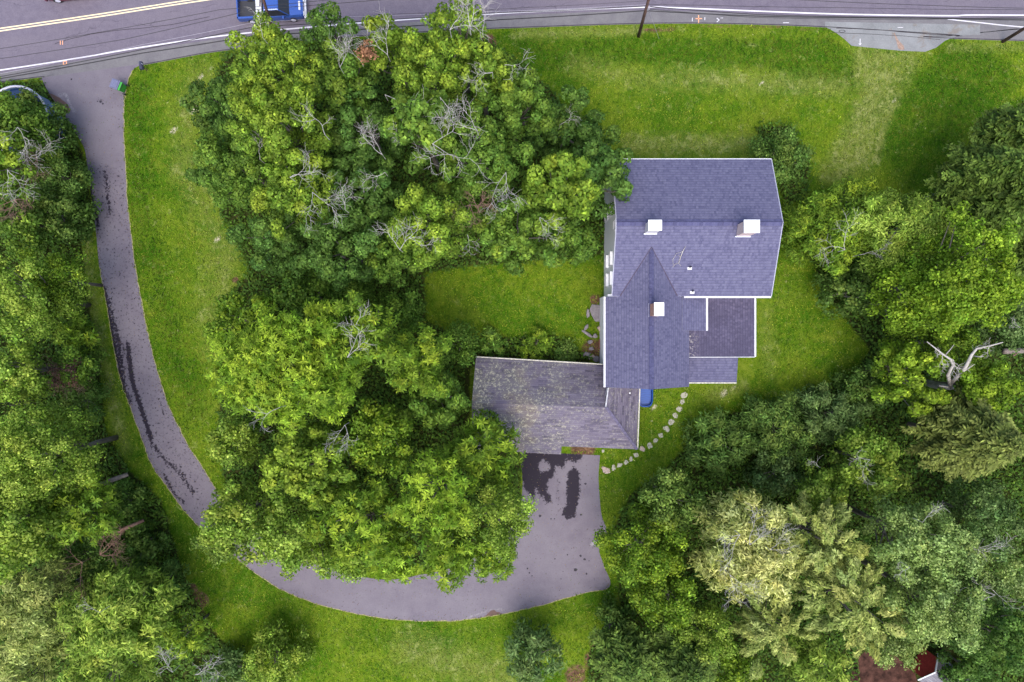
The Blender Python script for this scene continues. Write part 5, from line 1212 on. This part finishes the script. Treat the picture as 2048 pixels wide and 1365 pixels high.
# ------------------------------------------------------------------ vehicles
def carpaint(name, c):
    m = NT(name, .25, .6); m.b.inputs['Coat Weight'].default_value = .6; m.b.inputs['Coat Roughness'].default_value = .08
    m.b.inputs['Metallic'].default_value = .25
    f = m.noise(30, 3); m.color(m.mix(m.val(f, .3, .7, 0, .15), c, tuple(q * .8 for q in c[:3]))); return m.mat
def vehicle(name, label, cat, px, py, ang, paint, pickup, group=None):
    """built along +x (front) then turned; sizes in metres"""
    o = empty(name, P(px, py, 0), label, cat, group); L, Wd = (5.9, 2.0) if pickup else (4.6, 1.82)
    ca, sa = math.cos(ang), math.sin(ang); o0 = P(px, py, 0)
    def T_(v): return [(o0[0] + x * ca - y * sa, o0[1] + x * sa + y * ca, z) for x, y, z in v]
    def loft(secs, mi=0):
        """secs: list of (x, halfwidth, zbottom, ztop, topwidth factor)"""
        v = []
        for x, hw, zb, zt, tw in secs:
            zm = zb + (zt - zb) * .72
            v += [(x, -hw, zb), (x, -hw * 1.0, zm), (x, -hw * tw, zt), (x, -hw * tw * .5, zt + .02), (x, hw * tw * .5, zt + .02), (x, hw * tw, zt), (x, hw, zm), (x, hw, zb)]
        n = len(secs); f = [(i * 8 + k, i * 8 + (k + 1) % 8, (i + 1) * 8 + (k + 1) % 8, (i + 1) * 8 + k) for i in range(n - 1) for k in range(8)]
        f += [tuple(range(8)), tuple((n - 1) * 8 + k for k in range(8))[::-1]]; return v, f
    h = L / 2; b = MB()
    if pickup:
        v, f = loft([(-.55, .98, .45, 1.08, .95), (.6, .99, .42, 1.1, .95), (1.25, .99, .42, 1.12, .93), (2.1, .97, .42, 1.08, .90), (2.75, .92, .45, .98, .86), (h - .05, .80, .5, .88, .85)])
        b.add(T_(v), f)
        for s_ in (-1, 1): b.add(T_([(-h, s_ * .98, .5), (-.56, s_ * .98, .5), (-.56, s_ * .98, 1.1), (-h, s_ * .98, 1.1), (-h, s_ * .82, .5), (-.56, s_ * .82, .5), (-.56, s_ * .82, 1.1), (-h, s_ * .82, 1.1)]), [(0, 1, 2, 3), (7, 6, 5, 4), (3, 2, 6, 7), (0, 3, 7, 4), (1, 5, 6, 2), (4, 5, 1, 0)])
        body = b.build('body', paint, o, smooth=False)
        b = MB(); b.add(T_([(-h + .06, -.815, .62), (-.57, -.815, .62), (-.57, .815, .62), (-h + .06, .815, .62)]), [(0, 1, 2, 3)]); b.build('bed_floor', M['dark_metal'], o)
        b = MB(); b.add(T_([(-h - .02, -.95, .55), (-h + .08, -.95, .55), (-h + .08, .95, .55), (-h - .02, .95, .55), (-h - .02, -.95, 1.1), (-h + .08, -.95, 1.1), (-h + .08, .95, 1.1), (-h - .02, .95, 1.1)]), [(3, 2, 1, 0), (4, 5, 6, 7), (0, 1, 5, 4), (1, 2, 6, 5), (2, 3, 7, 6), (3, 0, 4, 7)]); b.build('tailgate', paint, o)
        b = MB(); b.add(T_([(-1.22, -.92, .9), (-.72, -.92, .9), (-.72, .92, .9), (-1.22, .92, .9), (-1.22, -.92, 1.2), (-.72, -.92, 1.2), (-.72, .92, 1.2), (-1.22, .92, 1.2)]), [(3, 2, 1, 0), (4, 5, 6, 7), (0, 1, 5, 4), (1, 2, 6, 5), (2, 3, 7, 6), (3, 0, 4, 7)]); b.build('toolbox', M['trim'], o)
        cab = [(-.5, 1.08), (1.75, 1.1), (-.3, 1.84), (.95, 1.84)]
    else:
        v, f = loft([(-h, .74, .45, .80, .86), (-h + .3, .86, .35, .92, .88), (-.9, .90, .3, .98, .9), (.9, .90, .3, .96, .9), (1.7, .88, .33, .86, .86), (h - .15, .78, .4, .74, .84), (h, .66, .45, .64, .84)])
        b.add(T_(v), f); body = b.build('body', paint, o); cab = [(-1.7, .95), (1.25, .95), (-1.0, 1.46), (.45, 1.46)]
    (xa_, za_), (xb_, zb_), (xc, zc), (xd, zd) = cab; wl_, wt_ = .90, .70
    base_ = [(xa_, -wl_, za_), (xb_, -wl_, zb_), (xb_, wl_, zb_), (xa_, wl_, za_)]; top_ = [(xc, -wt_, zc), (xd, -wt_, zd), (xd, wt_, zd), (xc, wt_, zc)]
    b = MB(); b.add(T_(base_ + top_), [(0, 1, 5, 4), (2, 3, 7, 6), (1, 2, 6, 5), (3, 0, 4, 7)]); b.build('windows', M['glass'], o)
    b = MB(); b.add(T_([(x + (-.04 if i in (0, 3) else .04), y * 1.03, z) for i, (x, y, z) in enumerate(top_)] + [(x * .9 + (xc + xd) * .05, y * .9, z + .05) for x, y, z in top_]), [(4, 5, 6, 7), (0, 1, 5, 4), (1, 2, 6, 5), (2, 3, 7, 6), (3, 0, 4, 7)]); b.build('roof', paint, o)
    b = MB()
    for i in range(4): b.tube(T_([base_[i], top_[i]]), .05, n=4)
    b.build('pillars', paint, o)
    wx = (1.85, -1.85) if pickup else (1.4, -1.4)
    for x in wx:
        for s_ in (-1, 1):
            b = MB(); b.tube(T_([(x, s_ * (Wd / 2 - .26), .38), (x, s_ * (Wd / 2 - .02), .38)]), .38, n=20); wv = b.build('wheel', M['black_rubber'], o)
            b = MB(); b.tube(T_([(x, s_ * (Wd / 2 - .05), .38), (x, s_ * (Wd / 2), .38)]), .22, n=14); b.build('rim', M['flashing'], wv)
    hx = h - .04
    for s_ in (-1, 1):
        b = MB(); c_ = T_([(hx, s_ * (.62 if pickup else .55), .74)])[0]; b.box(c_, (.14, .34, .16), rz=ang); b.build('headlight', M['trim'], o)
        b = MB(); c_ = T_([(1.2 if pickup else .75, s_ * (Wd / 2 + .10), 1.15 if pickup else .98)])[0]; b.box(c_, (.14, .24, .2), rz=ang); b.build('mirror', paint, o)
    b = MB(); c_ = T_([(h + .06, 0, .5)])[0]; b.box(c_, (.18, Wd * .92, .22), rz=ang); b.build('bumper', M['trim'] if pickup else paint, o)
    if pickup:
        b = MB(); c_ = T_([(2.62, 0, 1.03)])[0]; b.box(c_, (.16, .8, .02), rz=ang); b.build('hood_deflector', M['trim'], o)
    return o
pk = vehicle('pickup_truck', 'blue pickup truck with white toolbox behind the cab, driving along the near lane', 'pickup truck', 548, 25, math.radians(2.5), carpaint('blue_car_paint', (.035, .095, .36)), True)
vehicle('parked_car', 'dark maroon car at the top edge of the far lane', 'car', 150, -16, math.radians(186), carpaint('maroon_car_paint', (.13, .012, .03)), False)

# ------------------------------------------------------------------ bin, mailbox, tub, round rim
bn = empty('wheelie_bin', P(245, 178, 0), 'green wheeled bin with a grey-blue lid standing at the driveway mouth', 'bin')
a_ = math.radians(-22); bc = P(245, 178, 0)
def rot(dx, dy, z): return (bc[0] + dx * math.cos(a_) - dy * math.sin(a_), bc[1] + dx * math.sin(a_) + dy * math.cos(a_), z)
def tb(x0_, x1_, y0_, y1_, z0_, z1_, k=1.0):
    xm, ym = (x0_ + x1_) / 2, (y0_ + y1_) / 2
    lo = [rot(xm + (x - xm) * k, ym + (y - ym) * k, z0_) for x, y in ((x0_, y0_), (x1_, y0_), (x1_, y1_), (x0_, y1_))]; hi = [rot(x, y, z1_) for x, y in ((x0_, y0_), (x1_, y0_), (x1_, y1_), (x0_, y1_))]
    return lo + hi, [(3, 2, 1, 0), (4, 5, 6, 7), (0, 1, 5, 4), (1, 2, 6, 5), (2, 3, 7, 6), (3, 0, 4, 7)]
GR = simple('green_bin_plastic', (.045, .30, .045), .45, .4, .08); LD = simple('grey_blue_lid', (.115, .12, .20), .5, .4, .25, 12)
b = MB(); b.add(*tb(-.40, .45, -.38, .38, .12, 1.0, .80)); b.build('body', GR, bn)
b = MB(); b.add(*tb(-.46, .28, -.42, .42, 1.01, 1.08)); b.add(*tb(-.38, .16, -.34, .34, 1.08, 1.13, 1.1)); ld = b.build('lid', LD, bn)
b = MB(); b.tube([rot(.50, -.3, 1.0), rot(.50, .3, 1.0)], .03); b.build('handle', M['black_rubber'], bn)
for s_ in (-1, 1):
    b = MB(); b.tube([rot(.42, s_ * .40, .15), rot(.42, s_ * .47, .15)], .15, n=16); b.build('wheel', M['black_rubber'], bn)
mb = empty('mailbox', P(294, 141, 0), 'dark mailbox on a wooden post at the corner of lawn and driveway', 'mailbox')
b = MB(); q = P(294, 141, 0); t_ = P(284, 133, 1.1)
b.tube([q, (q[0] - .1, q[1] + .1, .6), t_ - (0, 0, .1)], .055, n=4); b.build('post', M['pole'], mb)
b = MB(); pr = [(-.16, 0), (.16, 0), (.16, .18), (.11, .28), (0, .32), (-.11, .28), (-.16, .18)]
ya_, yb_ = -.34, .34; an = math.radians(8)
def mt(u, v, z): return (t_[0] - .04 + u * math.cos(an) - v * math.sin(an), t_[1] + .02 + u * math.sin(an) + v * math.cos(an), t_[2] + z - .08)
b.add([mt(u, ya_, z) for u, z in pr] + [mt(u, yb_, z) for u, z in pr], [tuple(range(7)), tuple(range(7, 14))[::-1]] + [(i, 7 + i, 7 + (i + 1) % 7, (i + 1) % 7) for i in range(7)]); b.build('box', simple('dark_mailbox_metal', (.035, .035, .06), .4, .5, .2), mb)
b = MB(); b.box(mt(.18, .1, .25), (.02, .06, .22)); b.build('flag', M['flashing'], mb)
# blue tub
tbx = empty('blue_tub', P(1290, 792, 0), 'bright blue plastic pool leaning at the corner where garage and house wing meet', 'wading pool')
q = P(1289, 790, 0); ring = [(.62 * math.copysign(abs(math.cos(t)) ** .6, math.cos(t)), 1.0 * math.copysign(abs(math.sin(t)) ** .6, math.sin(t))) for t in np.linspace(0, 2 * math.pi, 29)[:-1]]
b = MB(); n = 28
lv = [(1.0, .02), (1.04, .45), (.97, .47), (.93, .12)]
vs = [(q[0] + x * k, q[1] + y * k, z) for k, z in lv for x, y in ring]
b.add(vs, [(i * n + k, i * n + (k + 1) % n, (i + 1) * n + (k + 1) % n, (i + 1) * n + k) for i in range(3) for k in range(n)] + [tuple(3 * n + k for k in range(n))])
BL = NT('blue_tub_plastic', .45, .4); w_ = BL.n('ShaderNodeTexWave', wave_type='RINGS'); w_.inputs['Scale'].default_value = 1.6; w_.inputs['Distortion'].default_value = 6; BL.l(BL.pos(), w_.inputs['Vector']); BL.color(BL.mix(BL.val(w_.outputs['Fac'], .2, .9, 0, 1), (.001, .045, .24), (.001, .058, .29)))
b.build('shell', BL.mat, tbx, smooth=False)
b = MB(); b.tube([(q[0] + x * 1.05, q[1] + y * 1.05, .45) for x, y in ring + ring[:1]], .035, n=6); b.build('rim', BL.mat, tbx)
# pale curved rim among the bushes at the driveway mouth
rm = empty('round_pool', P(40, 238, 0), 'curved pale grey pool rim with a dark blue patch half hidden by bushes', 'pool')
cx_, cy_ = 33, 240; b = MB(); pts = []
for t in np.linspace(math.radians(-60), math.radians(110), 26): pts.append(P(cx_ + 62 * math.cos(t), cy_ - 67 * math.sin(t), 2.6))
full = [P(cx_ + 62 * math.cos(t), cy_ - 67 * math.sin(t), 2.6) for t in np.linspace(0, 2 * math.pi, 61)]
b.tube(full, .10, n=8, cap=False); b.build('rim', simple('pale_grey_rim', (.42, .42, .50), .4, .5, .1), rm, smooth=True)
b = MB(); n = 60; fo = [P(cx_ + 61 * math.cos(t), cy_ - 66 * math.sin(t), 2.6) for t in np.linspace(0, 2 * math.pi, 61)[:-1]]
b.add(fo + [(x, y, 0) for x, y, z in fo], [(k, (k + 1) % n, n + (k + 1) % n, n + k) for k in range(n)]); b.build('wall', simple('pool_wall', (.10, .16, .26), .5, .4, .2), rm)
b = MB(); b.add([(x, y, 2.3) for x, y, z in fo], [tuple(range(n))]); b.build('water', simple('dark_blue_water', (.01, .03, .09), .1, .6, .2), rm)

# ------------------------------------------------------------------ stones
def stone_mat(name, c): return simple(name, c, .9, .2, .25, 5)
SM = [stone_mat('pale_flagstone', (.33, .32, .25)), stone_mat('pinkish_flagstone', (.37, .29, .25)), stone_mat('grey_flagstone', (.20, .18, .19))]
def stone(name, label, cat, group, px, py, rp, seed, mat, h=.05, sx=1.0, rot_=0.0):
    rg = np.random.RandomState(seed); c = P(px, py, 0); n = 9 + rg.randint(3); R = rp / S
    a = np.linspace(0, 2 * np.pi, n, endpoint=False) + rg.normal(0, .12, n); rr = R * rg.uniform(.70, 1.2, n)
    x, y = rr * np.cos(a) * sx, rr * np.sin(a) / sx; ca, sa = math.cos(rot_), math.sin(rot_); x, y = x * ca - y * sa, x * sa + y * ca
    b = MB(); vs = []
    for k, z in ((1.0, -.02), (1.0, h * .7), (.9, h), (.4, h * 1.12)): vs += [(c[0] + u * k, c[1] + v * k, z + (rg.normal(0, h * .08) if k < 1 else 0)) for u, v in zip(x, y)]
    b.add(vs, [(i * n + k, i * n + (k + 1) % n, (i + 1) * n + (k + 1) % n, (i + 1) * n + k) for i in range(3) for k in range(n)] + [tuple(3 * n + k for k in range(n))])
    o = b.build(name, mat, None, loc=c); return tag(o, label, cat, group)
SS = [(1367, 790.5, 6.2), (1364, 804, 4.6), (1358, 818, 5.4), (1350.5, 831.5, 5.6), (1341.5, 844, 5.8), (1332.5, 857.5, 5.8), (1321, 871, 5.0), (1311, 882, 4.2), (1299.5, 891.8, 5.6), (1285, 898.5, 5.0), (1272, 910, 4.9), (1262, 919, 4.4), (1251.5, 925, 4.6), (1239, 931, 4.8), (1227, 935.8, 4.8), (1211.5, 941.5, 7.6)]
ordn = ['largest pale stepping stone touching the corner of the house wing', 'thin stepping stone next to the one at the house wing corner', 'third stepping stone from the house wing', 'fourth stepping stone from the house wing', 'fifth stepping stone from the house wing', 'sixth stepping stone from the house wing', 'seventh stepping stone from the house wing', 'smallest stepping stone, at the middle of the path',
 'ninth stepping stone, beside the garage\'s right eave', 'pinkish stepping stone closest to the garage roof corner', 'sixth stepping stone counted from the driveway', 'fifth stepping stone counted from the driveway', 'fourth stepping stone counted from the driveway', 'third stepping stone counted from the driveway', 'second stepping stone counted from the driveway', 'biggest pinkish stepping stone beside the driveway']
for i, ((px, py, r_), lb) in enumerate(zip(SS, ordn)):
    stone('stepping_stone', lb, 'stepping stone', 'stepping stones curving from house to driveway', px, py, r_ * 1.12, 300 + i, SM[1] if i in (9, 15) else SM[0], sx=1.1, rot_=i)
stone('garden_stone', 'pale stone in the strip between garage and stepping path', 'stone', None, 1206, 902, 3.4, 340, SM[0])
stone('round_slab', 'large round grey stone slab against the left wall of the house wing', 'stone slab', None, 1199, 627, 20, 350, SM[2], h=.12)
RK = [(1176, 627, 6, .6, 'narrow dark rock left of the round slab'), (1202, 662, 8, .7, 'tall pinkish rock below the round slab'), (1174, 668, 7, .5, 'long upright rock left of the pinkish one'), (1180, 684, 5, .9, 'small rock in the middle of the border by the wing'), (1190, 672, 5, 1, 'small flat rock between the long one and the wing'),
 (1172, 655, 5, .7, 'rock at the upper left of the border, below the narrow dark one'), (1174, 710, 7, 1.1, 'left rock in the row above the garage roof'), (1183, 714, 6, 1.1, 'second rock in the row above the garage roof'), (1191, 718, 7, 1, 'third rock in the row above the garage roof'), (1202, 721, 8, 1.2, 'big dark rock in the corner of garage and wing'), (1183, 698, 5, 1, 'rock beside the brown planter')]
for i, (px, py, r_, sx_, lb) in enumerate(RK): stone('border_rock', lb, 'rock', 'rocks of the border beside the house wing', px, py, r_, 400 + i, SM[1] if i in (1, 7) else SM[2], h=.22, sx=sx_, rot_=i * .5)
pl = empty('planter', P(1203, 689, 0), 'brown wooden planter box beside the house wing wall', 'planter'); q = P(1203, 689, 0)
b = MB()
for dx, dy, sx_, sy_ in ((-.26, 0, .06, .9), (.26, 0, .06, .9), (0, -.42, .46, .06), (0, .42, .46, .06)): b.box((q[0] + dx, q[1] + dy, .18), (sx_, sy_, .36))
b.build('frame', simple('rusty_brown_wood', (.20, .08, .05), .8, .2, .3, 6), pl)
b = MB(); b.box((q[0], q[1], .14), (.46, .78, .26)); b.build('soil', simple('planter_soil', (.16, .11, .09), .95, .1, .3, 8), pl)
# fallen branch on the roof
fb = empty('fallen_branch', ray(1357, 508, [on_main(9, 9), on_main(15, 9), on_main(12, 5)]), 'thin bare branch lying on the main roof above the vent pipe', 'branch')
pm = [on_main(9, 9), on_main(15, 9), on_main(12, 5)]
b = MB(); up_ = np.array((0, 0, .05))
def rp_(px, py, d=.05): return ray(px, py, pm) + (0, 0, d)
b.tube([rp_(1371, 493), rp_(1365, 504, .1), rp_(1361, 514), rp_(1357, 527)], [.012, .03, .035, .03], n=5); b.tube([rp_(1365, 504, .1), rp_(1352, 508, .12), rp_(1345, 520, .08), rp_(1346, 530, .05)], .014, n=4); b.tube([rp_(1357, 527), rp_(1350, 529), rp_(1345, 535)], .015, n=4)
b.tube([rp_(1361, 514), rp_(1356, 511, .1)], .012, n=4); b.tube([rp_(1357, 527), rp_(1362, 533)], .012, n=4); b.build('twigs', M['dead'], fb)
# small crumpled tube on the garage roof
b = MB(); q = ray(1196, 773, plN); rg = np.random.RandomState(8); twig_tree(b, rg, q + (0, 0, .05), (1, .2, 0), .5, .02, 2, .6); tag(b.build('fallen_twig', M['dark_metal'], None, loc=q), 'small dark twig tangle on the garage roof near the house wing', 'twig')
